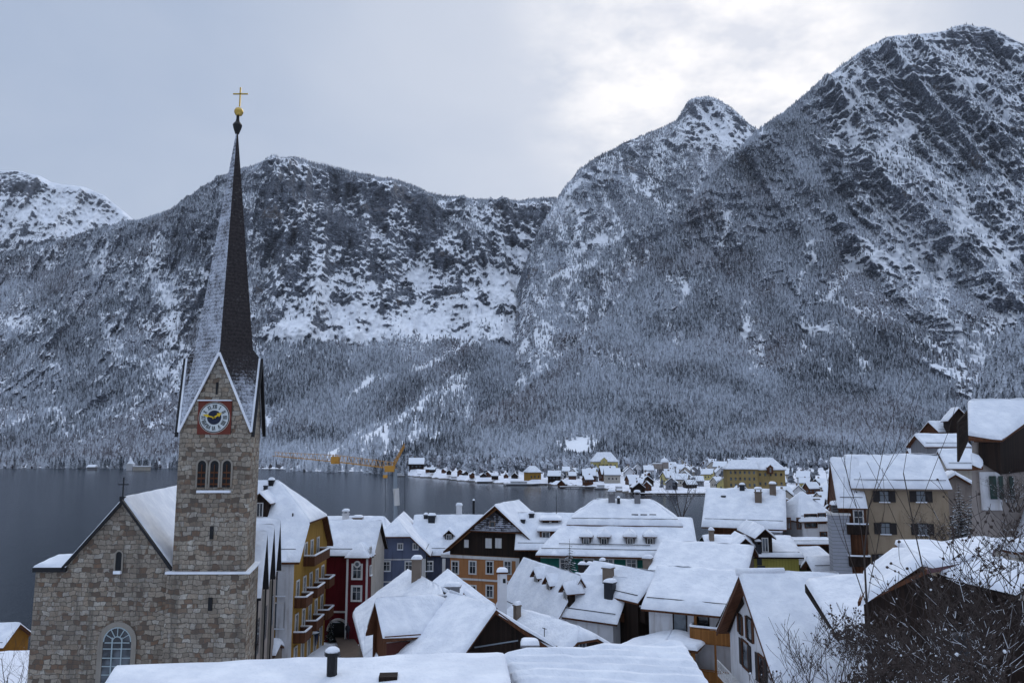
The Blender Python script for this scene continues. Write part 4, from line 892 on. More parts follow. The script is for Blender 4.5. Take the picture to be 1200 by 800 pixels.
# ochre hotel beside the church
h = House('large ochre yellow hotel with white corner and wooden balconies, right behind the church', -26.5, 82.17, -.6, 13, 6.73, 17.07, 24.21, hip=(2.5,4.3), hz=(20.5,20.5), wall=M_YELLOW, og=.6, seed=3, cat='hotel', name='hotel')
h.windows('front', [(328,683,.9,2.2),(327,721,.9,2.2)], bars=(1,0)); n, r = h.frame('front')
m = MB(); m.box(Vector((h.wx-.75,-h.wy-.02,(h.ze)/2)), (1.5,.12,h.ze-.5)); m.build('white_corner', M_WHITE, h.root)
m = MB(); m.box(Vector((1.4,-h.wy-.025,(h.ze)/2+1)), (2.6,.05,h.ze-3.2)); m.build('painted_panel', M_AMBER, h.root)
frieze(h, 'front', h.ze-.05, M_WHITE, .5)
for (x, y) in ((352.5,684),(361,676),(370.5,669),(377.5,662),(382.5,656)): pass
ys = [-4.9,-2.5,-.2,2.2,4.6]
for row, z in enumerate((17.35-h.zg, 14.0-h.zg, 10.9-h.zg, 7.9-h.zg)):
    for k, yy in enumerate(ys):
        if row == 0 and k in (0, 4): continue
        c = Vector((h.wx, yy, z)); window_at(h.root, c, Vector((1,0,0)), Vector((0,1,0)), .75, 2.1 if row else 1.9, M_TRIM, None, (1,0), .14, False)
for yy, z, w in ((.0,16.2,6.2),(-4.6,12.75,2.4),(-.2,12.9,2.9),(4.4,12.95,2.4),(-4.6,9.55,2.4),(-.2,9.7,2.9),(4.4,9.75,2.4)):
    balcony_at(h.root, Vector((h.wx, yy, z-h.zg)), Vector((1,0,0)), Vector((0,1,0)), w, 1.1, .95, M_BWOOD)
h.dormer(304, 609, 1.6, 1.9, mat=M_DWOOD, over=.35); h.chimney(311, 580, .35, .9, mat=M_METAL); h.chimney(343, 607, .12, .5, mat=M_IRON, cap='none')
c = h.hit('roof', 318, 569); chimney_at(h.root, c, .5, .5, .5, M_IRON)
# snow-covered porch in front of the hotel
h = House('low porch roof under thick snow at the foot of the ochre hotel', -22.6, 74.5, 0, 2.6, 1.5, 9.3, 9.9, wall=M_BRICK, snow=.5, seed=8, name='porch', cat='porch', over=.2, og=.2)
# red house with oriel
h = House('narrow dark red house with a hipped oriel and cream gable side', -18.5, 93.3, -3.3, 6.4, 3.6, 15.75, 19.15, wall=M_RED, over=.4, og=.35, seed=5, deck=M_DWOOD, gable_mat=None)
m = MB(); n, r = h.frame('right'); m.quad(*[Vector((h.wx+.03, y, z)) for y, z in ((-h.wy,0),(h.wy,0),(h.wy,h.ze+.1),(0,h.zr-.4),(-h.wy,h.ze+.1))]); m.build('cream_side', M_CREAM, h.root)
h.windows('right', [(434,646,.5,.9),(434,668,.5,.9)], bars=(0,0))
ox, ow = 1.62, 2.4; m = MB(); m.box((ox,-h.wy-.7,h.ze/2+.1), (ow,1.4,h.ze-.4)); orl = m.build('oriel', M_RED, h.root)
m = MB()
for e in (-1,1): m.box((ox+e*(ow/2-.1),-h.wy-1.42,h.ze/2+.1), (.22,.06,h.ze-.4))
m.build('oriel_corner_trim', M_TRIM, orl)
P0 = [Vector((ox-ow/2-.2,-h.wy-1.7,h.ze-.05)), Vector((ox+ow/2+.2,-h.wy-1.7,h.ze-.05)), Vector((ox+ow/2+.2,-h.wy+1.4,h.ze-.05)), Vector((ox-ow/2-.2,-h.wy+1.4,h.ze-.05))]; T = Vector((ox,-h.wy+.2,h.ze+1.4))
d, s_ = MB(), MB()
for i in range(4): P = [P0[i], P0[(i+1)%4], T]; d.prism(P, (0,0,-.1)); s_.snow(P, .2, .02, seed=i, cell=.35)
o = d.build('oriel_roof', M_BWOOD, orl); s_.build('oriel_snow', M_SNOW, o, True)
for px_, py_ in ((412,667),(413,692)): c = h.hit('front', px_, py_); c.x = ox; window_at(h.root, c+Vector((0,-1.43,0)), Vector((0,-1,0)), Vector((1,0,0)), .85, 1.35, M_TRIM, None, (1,1), .2, False)
c = Vector((ox, -h.wy-1.42, h.ze-.75)); m = MB(); m.tube(c, c+Vector((0,-.08,0)), .38, .38, 12); o = m.build('round_window', M_TRIM, h.root); m = MB(); m.tube(c+Vector((0,-.08,0)), c+Vector((0,-.10,0)), .22, .22, 12); m.build('pane', M_GLASS, o)
z = 5.6+3.1-h.zg; frieze(h, 'front', 9.6-h.zg, M_TRIM, .2)
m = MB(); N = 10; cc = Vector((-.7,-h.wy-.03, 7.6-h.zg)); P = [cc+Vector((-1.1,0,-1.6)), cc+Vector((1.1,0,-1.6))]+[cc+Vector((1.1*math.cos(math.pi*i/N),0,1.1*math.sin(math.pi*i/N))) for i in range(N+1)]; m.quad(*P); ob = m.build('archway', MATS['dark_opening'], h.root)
m = MB()
for i in range(N): a0, a1 = math.pi*i/N, math.pi*(i+1)/N; m.tube(cc+Vector((1.2*math.cos(a0),-.05,1.2*math.sin(a0))), cc+Vector((1.2*math.cos(a1),-.05,1.2*math.sin(a1))), .14, .14, 5)
m.build('arch_surround', M_TRIM, ob)
# roof behind the red house, on the lake side
h = House('long snowy roof with one white and one dark chimney behind the red house', -20.9, 107.4, .5, 9.6, 4.2, 16.0, 18.35, hip=(0,1.2), wall=M_CREAM, seed=6)
h.chimney(405, 611, .75, 1.0, mat=M_WHITE, cap='hood'); h.chimney(419, 612, 1.1, .6, mat=M_BRICK)
# grey-blue house
h = House('grey-blue house with white bands and a clipped snowy gable', -14.72, 104.0, 92.5, 13, 4.45, 14.62, 18.75, hip=(2.6,0), hz=(16.95,16.95), wall=M_BLUE, over=.55, og=.7, seed=7)
h.windows('left', [(453,663),(479,663),(503,663)], w=.75, h=1.0, casing=.14); h.windows('left', [(469,640),(487,640)], w=.5, h=.6, bars=(1,0)); h.windows('left', [(453,699),(480,699),(503,699)], w=.75, h=1.0)
for zz in (14.15, 11.5): frieze(h, 'left', zz-h.zg, M_TRIM, .14)
n, r = h.frame('left')
for e in (-1, 1): m = MB(); m.box(Vector((-h.wx-.03, e*(h.wy-.25), (14.1-h.zg)/2)), (.08,.5,14.1-h.zg)); m.build('corner_trim', M_TRIM, h.root)
m = MB(); m.tube(Vector((-h.wx-.1,-h.wy-.05,0)), Vector((-h.wx-.1,-h.wy-.05,h.ze)), .08); m.build('downpipe', M_IRON, h.root)
# link building between the two gables
h = House('snowy link roof with a tiny gabled dormer between the blue and the orange house', -8.3, 107.2, .9, 9.8, 5.2, 14.1, 18.55, wall=M_BLUE, seed=9)
h.dormer(526, 634, .95, 1.0, mat=M_DWOOD, over=.3); h.chimney(506, 611, .9, .75, mat=M_METAL); h.chimney(538, 602, .75, 1.1, mat=M_WHITE); h.chimney(555, 601, .3, 1.6, mat=M_IRON); h.chimney(499, 608, .5, .5, mat=M_METAL)
# orange house
h = House('orange house with white-framed windows under a broad black timber gable', -.55, 99.6, 70, 9.0, 6.75, 15.15, 20.8, wall=M_ORANGE, over=.6, og=.75, seed=11, deck=M_BWOOD)
n, r = h.frame('left'); up = Vector((0,0,1)); x = -h.wx
def gy(px_, py_): return h.hit('left', px_, py_)
a, b = gy(515,650), gy(610,651); zt = (a.z+b.z)/2
m = MB(); yL, yR = a.dot(r), b.dot(r); wy = h.wy
# timber gable boards over the whole width, down to the band, and the timber wing on the right
P = [Vector((x-.06, wy, zt)), Vector((x-.06,-wy, zt)), Vector((x-.06,-wy,h.ze+.2)), Vector((x-.06,0,h.zr-.5)), Vector((x-.06,wy,h.ze+.2))]; m.quad(*P); m.build('timber_gable', M_DWOOD, h.root)
c = gy(630,690); m = MB(); y0 = b.y; m.box(Vector((x-.05, (y0-wy)/2, zt/2)), (.14, y0+wy, zt)); m.build('timber_wing', M_DWOOD, h.root)
p, q, tt = gy(549,622.5), gy(612,622.5), gy(580,596); m = MB(); m.prism([p-Vector((.12,0,0)), q-Vector((.12,0,0)), tt-Vector((.12,0,.35))], (-.12,0,0)); m.build('snowy_gable_peak', M_SNOWGABLE, h.root)
m = MB(); m.box((p+q)/2-Vector((.32,0,.02)), (.45, (p-q).length+.2, .12)); m.build('gable_ledge', M_BWOOD, h.root)
c = gy(578,614)-Vector((.26,0,0)); window_at(h.root, c, n, r, .5, .55, M_BRICK, None, (0,0), .12, True)
for px_ in (573,584.5): window_at(h.root, gy(px_,636)-Vector((.08,0,0)), n, r, .6, .95, M_TRIM, None, (1,0), .10, False, pane=M_WHITE)
window_at(h.root, gy(547,636.5)-Vector((.08,0,0)), n, r, .38, .75, M_TRIM, None, (1,0), .09, False, pane=M_WHITE)
m = MB(); a, b = gy(517,653), gy(610,653); m.box((a+b)/2-Vector((.05,0,0)), (.1,(a-b).length,.35)); m.build('white_band', M_TRIM, h.root)
for px_ in (520, 606.5): a, b = gy(px_,654), gy(px_,725); m = MB(); m.box((a+b)/2-Vector((.04,0,0)), (.1,.42,a.z-b.z)); m.build('white_corner', M_TRIM, h.root)
a, b = gy(520,679), gy(606,679); m = MB(); m.box((a+b)/2-Vector((.04,0,0)), (.09,(a-b).length,.22)); m.build('white_band', M_TRIM, h.root)
for px_ in (533.5,554,574,595): window_at(h.root, gy(px_,664.5)-Vector((.02,0,0)), n, r, .75, 1.35, M_TRIM, None, (1,1), .15, False); window_at(h.root, gy(px_,692.5)-Vector((.02,0,0)), n, r, .75, 1.25, M_TRIM, None, (1,1), .15, False)
window_at(h.root, gy(623,659)-Vector((.12,0,0)), n, r, .9, .9, M_BWOOD, None, (1,0), .1, False)
h.chimney(592, 597, .9, .5, face='roofb', mat=M_METAL)
# roofs between the orange and the green house
h = House('small snowy roof with a boxy dormer wedged between the orange and the green house', 5.2, 98.0, -4, 9, 5.5, 16.0, 19.6, wall=M_DWOOD, seed=13)
h.dormer(647, 632, 2.9, 1.0, mat=M_BWOOD, kind='shed', over=.35); h.dormer(645, 615, 1.9, .6, mat=M_DWOOD, kind='shed', over=.4, pane=(.2,.3)); h.chimney(623, 607, .6, .5, mat=M_METAL); h.chimney(613, 614, .5, .5, mat=M_METAL)
m = MB(); b = h.hit('roof', 652, 604); m.tube(b, b+Vector((0,0,3.2)), .04, .03, 5); m.box(b+Vector((0,0,2.2)), (.6,.04,.04)); m.build('aerial', M_IRON, h.root)
# green house: lower mansard and upper hipped roof
h = House('teal green house with four hooded dormers and a great hipped roof with two chimneys', 12.2, 93.0, -8, 17.5, 7.0, 16.1, 19.55, hip=(3.5,0), wall=M_GREEN, over=.6, seed=15)
for px_ in (687,708,738.5,762): h.dormer(px_, 639.5, .95, 1.0, mat=M_DWOOD, kind='hip', over=.3, pane=(.62,.62))
h.windows('front', [(662,661),(690,661),(713,661),(740,661)], w=.9, h=1.0, casing=.16)
frieze(h, 'front', h.ze-.15, M_CREAM, .35)
m = MB(); a, b = h.hit('roof', 655, 641), h.hit('roof', 762, 643); m.tube(a+Vector((0,0,.42)), b+Vector((0,0,.42)), .05, .05, 4); m.build('snow_guard', M_METAL, h.root)
up_ = House('x', 13.5, 95.6, -8, 13.2, 4.7, 18.95, 21.25, hip=(3.2,3.2), wall=M_BWOOD, over=.75, og=.75, seed=16, zg=17.2, deck=M_BWOOD, snow=.4)
up_.chimney(717, 592, .8, 1.25, mat=M_GREY, cap='hood'); up_.chimney(747, 592, .7, 1.15, mat=M_GREY, cap='hood'); up_.chimney(725, 594, .35, 1.0, mat=M_METAL)
for px_ in (744,754.5,765): c = up_.hit('roof', px_, 606); m = MB(); m.box(c+Vector((0,0,.28)), (.75,.5,.22)); m.build('skylight', M_METAL, up_.root)
def merge_into(child, parent, name):
    """the upper storey belongs to the same house: its parts become parts of it"""
    bpy.context.view_layer.update(); rt = child.root
    M = Matrix.Translation(rt.location) @ rt.rotation_euler.to_matrix().to_4x4(); PM = Matrix.Translation(parent.root.location) @ parent.root.rotation_euler.to_matrix().to_4x4(); T = PM.inverted() @ M
    for o in [x for x in C.objects if x.parent == rt]: B = o.matrix_basis.copy(); o.parent = parent.root; o.matrix_basis = T @ B
    bpy.data.objects.remove(rt)
merge_into(up_, h, 'upper')
# long plain roof right of the green house and the lime-green building
h = House('plain long snow-covered roof with a dark box chimney, right of the green house', 20.3, 83.2, -26, 9.6, 6.4, 15.0, 17.75, wall=M_BRICK, seed=17, snow=.28)
h.chimney(759, 661, .8, .55, mat=M_BRICK)
h2 = House('lime-green boarded building with a small dark gable and a long flat snowy eave', 26.0, 88.2, -4, 9.6, 4.6, 16.45, 18.0, wall=M_LIME, over=.2, seed=18, deck=M_DWOOD)
h2.windows('front', [(892,667,.7,.7)], bars=(1,0), trim=M_METAL, casing=.05)
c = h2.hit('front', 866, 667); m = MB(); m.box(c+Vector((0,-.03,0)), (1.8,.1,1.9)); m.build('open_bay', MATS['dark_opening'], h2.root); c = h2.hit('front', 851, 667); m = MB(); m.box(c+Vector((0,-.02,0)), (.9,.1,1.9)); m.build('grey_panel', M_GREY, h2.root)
h2.dormer(873, 647, 1.6, .75, mat=M_DWOOD, over=.5); h2.chimney(889, 650, .5, 1.0, mat=M_METAL, cap='hood'); h2.chimney(834, 635, .5, 1.2, mat=M_BRICK); h2.dormer(897, 650, 1.5, 2.0, mat=M_DWOOD, over=.35)
c = Vector(P3(833.5, 666, 83)); e_ = empty('satellite_dish', c, 0, 'dark round satellite dish beside the lime-green wall', 'satellite dish'); m = MB(); m.tube((0,0,0), (0,-.12,0), .45, .38, 16); m.tube((0,0,0), (0,.3,-.6), .03, .03, 5); m.build('dish', M_METAL, e_)
# green lean-to
h = House('olive green garage with a sloping snowy roof edge below the white house', 31.6, 87.5, 14, 5.0, 3.0, 15.6, 16.8, wall=M_OLIVE, over=.3, seed=19, deck=M_BWOOD)
h = House('small shed with thick snow on its roof before the olive garage', 31.2, 80.5, 2, 3.1, 1.5, 15.6, 16.55, wall=M_DWOOD, over=.2, seed=20, snow=.5, name='shed', cat='shed')
h = House('flat dark terrace roof edged with snow behind the olive garage', 33.8, 92.5, 0, 6, 2.0, 16.9, 17.2, wall=M_DWOOD, over=.2, seed=21, snow=.3)
# big white house
h = House('big white house with a broad snow roof, three chimneys and a wooden loggia', 29.4, 99.6, -20, 9.6, 6.2, 18.35, 22.25, wall=M_WHITE, over=.7, og=.7, seed=22, snow=.4)
h.chimney(889, 590, .8, 1.35, mat=M_BRICK, cap='hood'); h.chimney(906, 582, .75, 1.5, mat=M_BRICK); h.chimney(870, 577, .6, .9, mat=M_METAL); h.chimney(848, 585, .5, .4, mat=M_METAL)
n, r = h.frame('front'); c = h.hit('front', 870, 622); m = MB(); m.box(Vector((0, -h.wy-.05, h.ze-.75)), (h.wx*2-.1,.12,1.35)); m.build('timber_band', M_BWOOD, h.root)
c = h.hit('front', 893, 632); balcony_at(h.root, c, n, r, 4.6, 1.0, 1.0, M_GREY); h.windows('front', [(907,641,1.2,1.2)], shut=None); h.windows('front', [(893,617,1.0,.7)], trim=M_BWOOD)
w = House('x', 36.3, 98.9, 12, 5.4, 3.6, 19.0, 22.1, hip=(2.4,2.4), wall=M_WHITE, over=.35, seed=23)
w.windows('front', [(950,610,1.5,1.5),(963,607,.9,1.1),(924,613,.4,1.2),(936,613,.4,1.2),(965,628,.8,.9)], trim=M_BWOOD, casing=.1, sill_snow=False)
c = w.hit('roof', 956, 587); m = MB(); m.box(c+Vector((0,0,.25)), (.8,.7,.12)); m.build('roof_hatch', M_METAL, w.root); merge_into(w, h, 'wing')
# tan building
h = House('tan three-storey house with dark shutters and a thick snow roof', 37.3, 77.4, -14, 8.6, 3.6, 24.0, 26.75, wall=M_TAN, over=.35, og=.25, seed=25, snow=.42, deck=M_BRICK)
h.windows('front', [(1036,581.5),(1079,581.5),(1037.5,619),(1081,620),(1035,656),(1079,657)], w=.75, h=.95, shut=M_DSHUT, trim=M_DSHUT, casing=.1, shutw=.5, pane=principled('curtained_glass', (.16,.18,.20), .3))
m = MB(); m.tube(Vector((-h.wx+.2,-h.wy-.12,0)), Vector((-h.wx+.2,-h.wy-.12,h.ze-.3)), .06); m.build('downpipe', M_METAL, h.root)
w = House('x', 32.8, 77.6, -14, 2.6, 3.3, 22.2, 26.5, wall=M_BWOOD, over=.3, og=.1, seed=26, snow=.4)
c = Vector((0, -w.wy-.02, 0))
for z_ in (21.3, 18.4, 15.6): balcony_at(w.root, Vector((.3,-w.wy,z_-w.zg-1.5)), Vector((0,-1,0)), Vector((1,0,0)), 1.8, .7, .9, M_DWOOD)
w.windows('front', [(1006,608,.7,1.5)], sill_snow=False); merge_into(w, h, 'annex')
m = MB(); p = P3(988, 600, 74.5); m.box(Vector((0,0,0)), (1.6,2.4,14)); e_ = empty('stair_tower', (p.x, p.y+1.2, 21.6-7.1), R(-14), 'narrow grey shingled tower with a barred vent left of the tan house', 'tower'); m.build('shingled_shaft', M_SLATEW, e_)
m = MB(); m.box((0,0,7.1), (1.85,2.6,.2)); m.build('cap_slab', M_TRIM, e_); m = MB(); m.box((.05,0,7.55), (1.15,1.2,.7)); o = m.build('vent_box', M_DSHUT, e_); m = MB()
for k in range(4): m.box((.05,-.62,7.32+.15*k), (1.15,.05,.05))
m.build('vent_bars', M_GREY, o); m = MB(); q = [Vector((-.6,-.7,7.9)), Vector((.7,-.7,7.9)), Vector((.7,.7,7.9)), Vector((-.6,.7,7.9))]; m.snow(q, .3, .03, cell=.2); m.build('snow_cap', M_SNOW, o, True)
# ------------------------------------------------------------------ houses in the foreground
def plane_hit(px, py, a, b, c):
    n = (b-a).cross(c-a); d = ray(px, py); return O_+d*((a-O_).dot(n)/d.dot(n))
def quadset(root, faces, name, deck_mat, snow=.34, seed=0, thick=.16, ripple=0, rp=.5, cell=.4, parent=None, sname='roof_snow'):
    o = root.location; d, s_ = MB(), MB()
    for q, f in enumerate(faces):
        P = [p-o for p in f]; d.prism(P, (0,0,-thick)); s_.snow([p+Vector((0,0,.004)) for p in P], snow, seed=seed+q, ripple=ripple, rp=rp, cell=cell)
    r_ = d.build(name, deck_mat, parent or root); s_.build(sname, M_SNOW, r_, True); return r_
def walls(root, name, tops, z0, mat, parent=None):
    o = root.location; m = MB()
    for a, b in zip(tops, tops[1:]): m.quad(Vector((a.x,a.y,z0))-o, Vector((b.x,b.y,z0))-o, b-o, a-o)
    return m.build(name, mat, parent or root)
def make_ab():
    R0, M_, R1 = P3(477,670,70.5), P3(524,698,60.2), P3(581,714,55.3); A0 = P3(413,720,66.5)
    A1 = plane_hit(427, 773, R0, M_, A0); A2 = plane_hit(536, 778, M_, R1, A1); zg = 7.5
    e_ = empty('house', (A1.x+3, A1.y+4, zg), 0, 'big house with bent snowy roof, reddish cross gable and a black gable facing the camera', 'house')
    B1, Br = P3(650,763,55.3), P3(588,727,60.5); Rr = P3(505,690,75)
    quadset(e_, [[R0, M_, A1, A0], [M_, R1, A2, A1], [R0, Rr, Br, M_], [M_, Br, B1, R1]], 'roof', M_BWOOD, .34, 30)
    a, b = P3(541,757,55.8), P3(640,757,55.8); ap = P3(581,718,55.8); o = e_.location
    m = MB(); m.quad(*[p-o for p in (Vector((a.x-.8,a.y,zg)), Vector((b.x,b.y,zg)), b, ap, a-Vector((.8,0,.9)))]); m.build('black_gable', M_DWOOD, e_)
    m = MB(); p, q = P3(556,758,55.5)-o, P3(607,750,55.5)-o; m.tube(p, q, .05, .05, 5); m.build('gable_pole', M_STEEL, e_)
    for p, q in ((R1, P3(541,757,55.3)), (R1, P3(650,763,55.3))): m = MB(); m.prism([p-o, q-o, q-o-Vector((0,0,.30)), p-o-Vector((0,0,.30))], (0,-.08,0)); m.build('verge_board', M_BWOOD, e_)
    walls(e_, 'wall', [A1+Vector((.6,.3,-.5)), A0+Vector((.6,0,-.4)), R0+Vector((0,-.5,-.6))], zg, M_BRICK)
    # cross gable
    C0, C1 = P3(440,705,55.2), P3(526,699.5,59.6); a0, b0 = P3(449.5,750,53.5), P3(428.5,742,55.3); a1 = P3(494.5,745,55.6); b1 = b0+(C1-C0)*.5+Vector((0,0,.2))
    cg = quadset(e_, [[C0, C1, a1, a0], [C0, b0, b1, C1]], 'cross_gable_roof', M_BWOOD, .3, 40)
    f0, f1 = P3(453,753,53.9), P3(437,745,55.3); tp = P3(442,709,55.6); walls(e_, 'cross_gable_wall', [f1, tp, f0], zg, M_BWOOD); walls(e_, 'cross_gable_side', [f0, P3(491,750,55.8)], zg, principled('red_brown_boards', (.06,.014,.010), .8))
    m = MB(); m.tube(P3(451,746,53.3)-o, P3(493,743,54.8)-o, .05, .05, 4); m.build('snow_guard', M_BWOOD, e_)
    c = P3(488,682,66.5)-o; chimney_at(e_, c+Vector((0,0,-.2)), .75, 2.0, .75, M_BRICK, 'snow')
    c = P3(537,766,54.2)-o; chimney_at(e_, c+Vector((0,0,-.1)), 1.0, .75, .9, M_GREY); c = P3(621,767,52)-o; chimney_at(e_, c, 1.0, .6, .8, M_GREY)
    # low wing roof right of the ridge, before the orange house
    e2 = empty('house', P3(530,700,66), 0, 'small snow-roofed house with a brown gable, before the orange house', 'house'); e2.location.z = 9
    r0, r1 = P3(524,669,72), P3(560,699,64); l0, l1 = P3(500,690,70), P3(517,709,62.5); q0, q1 = P3(546,680,75), P3(580,712,64.2)
    quadset(e2, [[r0, P3(581,711,62), plane_hit(520, 712, r0, P3(581,711,62), l0), l0]], 'roof', M_BWOOD, .3, 44)
    g = quadset(e2, [[P3(545,692,61.6), P3(577,712,61), P3(574,716,60.6), P3(543,695,61.2)], [P3(545,692,61.6), P3(543,695,61.2), P3(532,706,61), P3(534,702,61.6)]], 'gable_roof', M_BWOOD, .2, 45, cell=.3)
    o2 = e2.location; m = MB(); m.quad(*[p-o2 for p in (P3(534,706,61.5), P3(545,695,61.5), P3(573,714,61.3), P3(573,722,61.3), P3(534,722,61.5))]); m.build('gable_wall', M_BWOOD, e2)
    c = P3(530,703,62.3)-o2; chimney_at(e2, c, 1.1, 1.0, .9, M_GREY)
make_ab()
h = House('house with a smooth snow slope and a clipped dark gable, beside the black gable', 2.7, 62.2, -58, 10.2, 2.3, 13.35, 14.75, hip=(0,1.0), hz=(None,14.2), wb=3.2, wall=M_DWOOD, over=.3, og=.4, seed=33, snow=.3)
h.chimney(606, 728, .45, 1.2, mat=M_BRICK); c = h.hit('roof', 638, 750); m = MB(); m.tube(c, c+Vector((0,0,.9)), .03, .03, 4); m.box(c+Vector((0,0,.85)), (.5,.04,.04)); m.build('aerial', M_IRON, h.root)
h.windows('right', [(682,755,.5,.7)], bars=(1,0), trim=M_GREY, sill_snow=False)
c = P3(588.5, 714, 58); e_ = empty('chimney_stack', (c.x, c.y, 12), 0, 'tall slim white chimney stack with a snow cap rising before the orange house', 'chimney'); m = MB(); m.box((0,0,3.6), (.68,.68,7.2)); zt = P3(588.5,671,58).z-12; m = MB(); m.box((0,0,zt/2-1), (.68,.68,zt+2)); m.build('shaft', M_WHITE, e_); m = MB(); m.box((.15,-.35,zt-.5), (.2,.03,.3)); m.build('flue_opening', MATS['dark_opening'], e_)
m = MB(); m.box((0,0,zt+.04), (.85,.85,.09)); m.build('cap', M_BWOOD, e_); m = MB(); m.snow([Vector((-.4,-.4,zt+.1)), Vector((.4,-.4,zt+.1)), Vector((.4,.4,zt+.1)), Vector((-.4,.4,zt+.1))], .2, .02, cell=.15); m.build('snow_cap', M_SNOW, e_, True)
# white house with dormers (two wings)
h = House('white house with three small gabled dormers and a timber gable end under lumpy snow', 7.9, 70.1, -34, 5.6, 2.9, 13.5, 16.5, wall=M_WHITE, over=.25, og=.5, seed=35, wb=3.4, deck=M_BWOOD, snow=.3, gable_mat=None)
h.chimney(715, 700, .8, 1.2, mat=M_METAL, d=.7); h.chimney(713, 681, .75, 1.1, mat=M_BRICK, face='roof')
m = MB(); P = [Vector((h.wx+.08,-h.wy+.1,h.ze+.05)), Vector((h.wx+.08,h.wy,h.ze+.05)), Vector((h.wx+.08,0,h.zr-.4))]; m.quad(*P); m.build('timber_gable', M_BWOOD, h.root); balcony_at(h.root, Vector((h.wx+.1,0,h.ze-.1)), Vector((1,0,0)), Vector((0,1,0)), 3.0, .35, .7, M_BWOOD, False)
w = House('x', 3.55, 75.3, -66.5, 12.2, 3.0, 12.2, 16.55, wall=M_WHITE, over=.25, og=.1, seed=36, snow=.3); w.root.location.x += .0
for px_, py_ in ((628.5,689),(643,698),(663,708)): w.dormer(px_, py_-4, 1.0, .95, mat=M_DWOOD, over=.3)
merge_into(w, h, 'wing')
h = House('lean-to roof edge jutting from the white dormered house', 4.4, 66.2, -32, 6.5, .8, 11.4, 12.0, wall=M_WHITE, over=.2, og=.2, seed=37, snow=.25, deck=M_BWOOD, cat='lean-to')
h = House('snowy roof with a brown right verge and chimney pots behind the white dormered house', 9.9, 70.4, -55.4, 8.4, 2.5, 15.3, 17.3, wall=M_DWOOD, over=.3, og=.3, seed=38, wb=3.5)
balcony_at(h.root, Vector((h.wx,0,h.ze-1.6)), Vector((1,0,0)), Vector((0,1,0)), 4.0, .6, 1.2, M_DWOOD)
h = House('snow-buried roof crowded with chimneys and a dish behind the dormers', 9.0, 78.5, -20, 4.6, 2.4, 14.2, 15.3, wall=M_BRICK, over=.3, og=.3, seed=39, ripple=.03)
h.chimney(691, 672, .6, .8, mat=M_METAL); h.chimney(706, 667, .5, .8, mat=M_METAL); h.chimney(682, 668, .6, .5, mat=M_DSHUT)
h = House('small snowy gabled roof standing just left of the long plain roof', 13.2, 81.2, -12, 5.0, 1.8, 14.0, 15.1, wall=M_BRICK, over=.2, og=.2, seed=40, ripple=.05)
# chalet with the honey-coloured balcony
h = House('white chalet with honey-coloured wooden balconies under a wide sagging snow roof', 15.5, 66.2, -26, 7.2, 4.7, 15.25, 17.5, wall=M_WHITE, over=.7, og=.4, seed=42, snow=.5)
h.windows('front', [(797,729,.95,1.25),(824,729,.8,1.25)], trim=M_DWOOD, casing=.09, bars=(0,0), sill_snow=False)
n, r = h.frame('front'); c = h.hit('front', 843, 752); balcony_at(h.root, c, n, r, 3.9, 1.1, 1.15, M_HONEY); c2 = c-Vector((0,0,3.0)); balcony_at(h.root, c2, n, r, 3.9, 1.1, 1.15, M_HONEY, False)
for k in (-1.8, -.1, 1.8): m = MB(); m.box(c+r*k+n*1.05-Vector((0,0,1.4)), (.14,.14,3.2)); m.build('balcony_post', M_HONEY, h.root)
for k in (-1.7,): m = MB(); m.box(c+r*k+n*.3+Vector((0,0,1.2)), (.2,.2,2.4)); m.build('timber_post', M_HONEY, h.root)
# porch roof round its corner
e_ = empty('porch', (P3(800,755,62).x, 62, 9), 0, 'low porch roof with smooth snow wrapping the corner of the balcony chalet', 'porch')
a, b, c, d = P3(790,737,64.0), P3(820,745,62.6), P3(826,753,61.0), P3(817,763,59.5); f, g, k = P3(779,757,60.2), P3(700,771,60), P3(742,752,63)
quadset(e_, [[a, b, c, d, f], [a, f, g, k]], 'roof', M_BWOOD, .28, 48, cell=.3); o = e_.location
m = MB()
for p in (d, f+Vector((.3,0,0))): m.box(p-o+Vector((-.2,.5,-2.2)), (.25,.25,4.2))
m.box((d+f)/2-o+Vector((0,.5,-.25)), (2.2,.15,.3)); m.build('porch_frame', M_HONEY, e_); walls(e_, 'porch_wall', [g+Vector((.4,.5,-.4)), f+Vector((.5,.8,-.4)), d+Vector((-.4,.8,-.4))], 9, M_BWOOD)
# steep chalet on the right
h = House('steep chalet with white gable, brown shutters and a smooth snow slope behind bare bushes', 18.0, 52.0, .2, 6.5, 6.25, 14.75, 19.6, guard=0, wall=M_WHITE, over=.8, og=.75, seed=50, snow=.3, deck=M_BWOOD)
m = MB(); x = -h.wx-.05; m.quad(Vector((x,h.wy,h.ze+.3)), Vector((x,-1.2,h.zr-1.1)), Vector((x,0,h.zr-.35))); zz = h.zr-2.7
P_ = [h.hit('left', a_, b_)-Vector((.05,0,0)) for a_, b_ in ((864,682),(839,734),(856,741),(863,722),(873,707))]; m2 = MB(); m2.quad(*P_); m2.build('timber_gable', M_DWOOD, h.root)
for e in (-1, 1): m = MB(); m.prism([Vector((-h.L/2-.02,0,h.zr)), Vector((-h.L/2-.02,e*h.w,h.ze)), Vector((-h.L/2-.02,e*h.w,h.ze-.3)), Vector((-h.L/2-.02,0,h.zr-.35))], (.08,0,0)); m.build('verge_board', M_BWOOD, h.root)
h.windows('left', [(879,737,.9,1.3),(868,731,.4,1.1)], shut=M_BWOOD, trim=M_DWOOD, bars=(0,0), sill_snow=False, shutw=.3); h.windows('left', [(874,767,1.2,1.6),(893,785,.9,1.6)], shut=M_DSHUT, trim=M_BWOOD, bars=(0,0), sill_snow=False, shutw=.55)
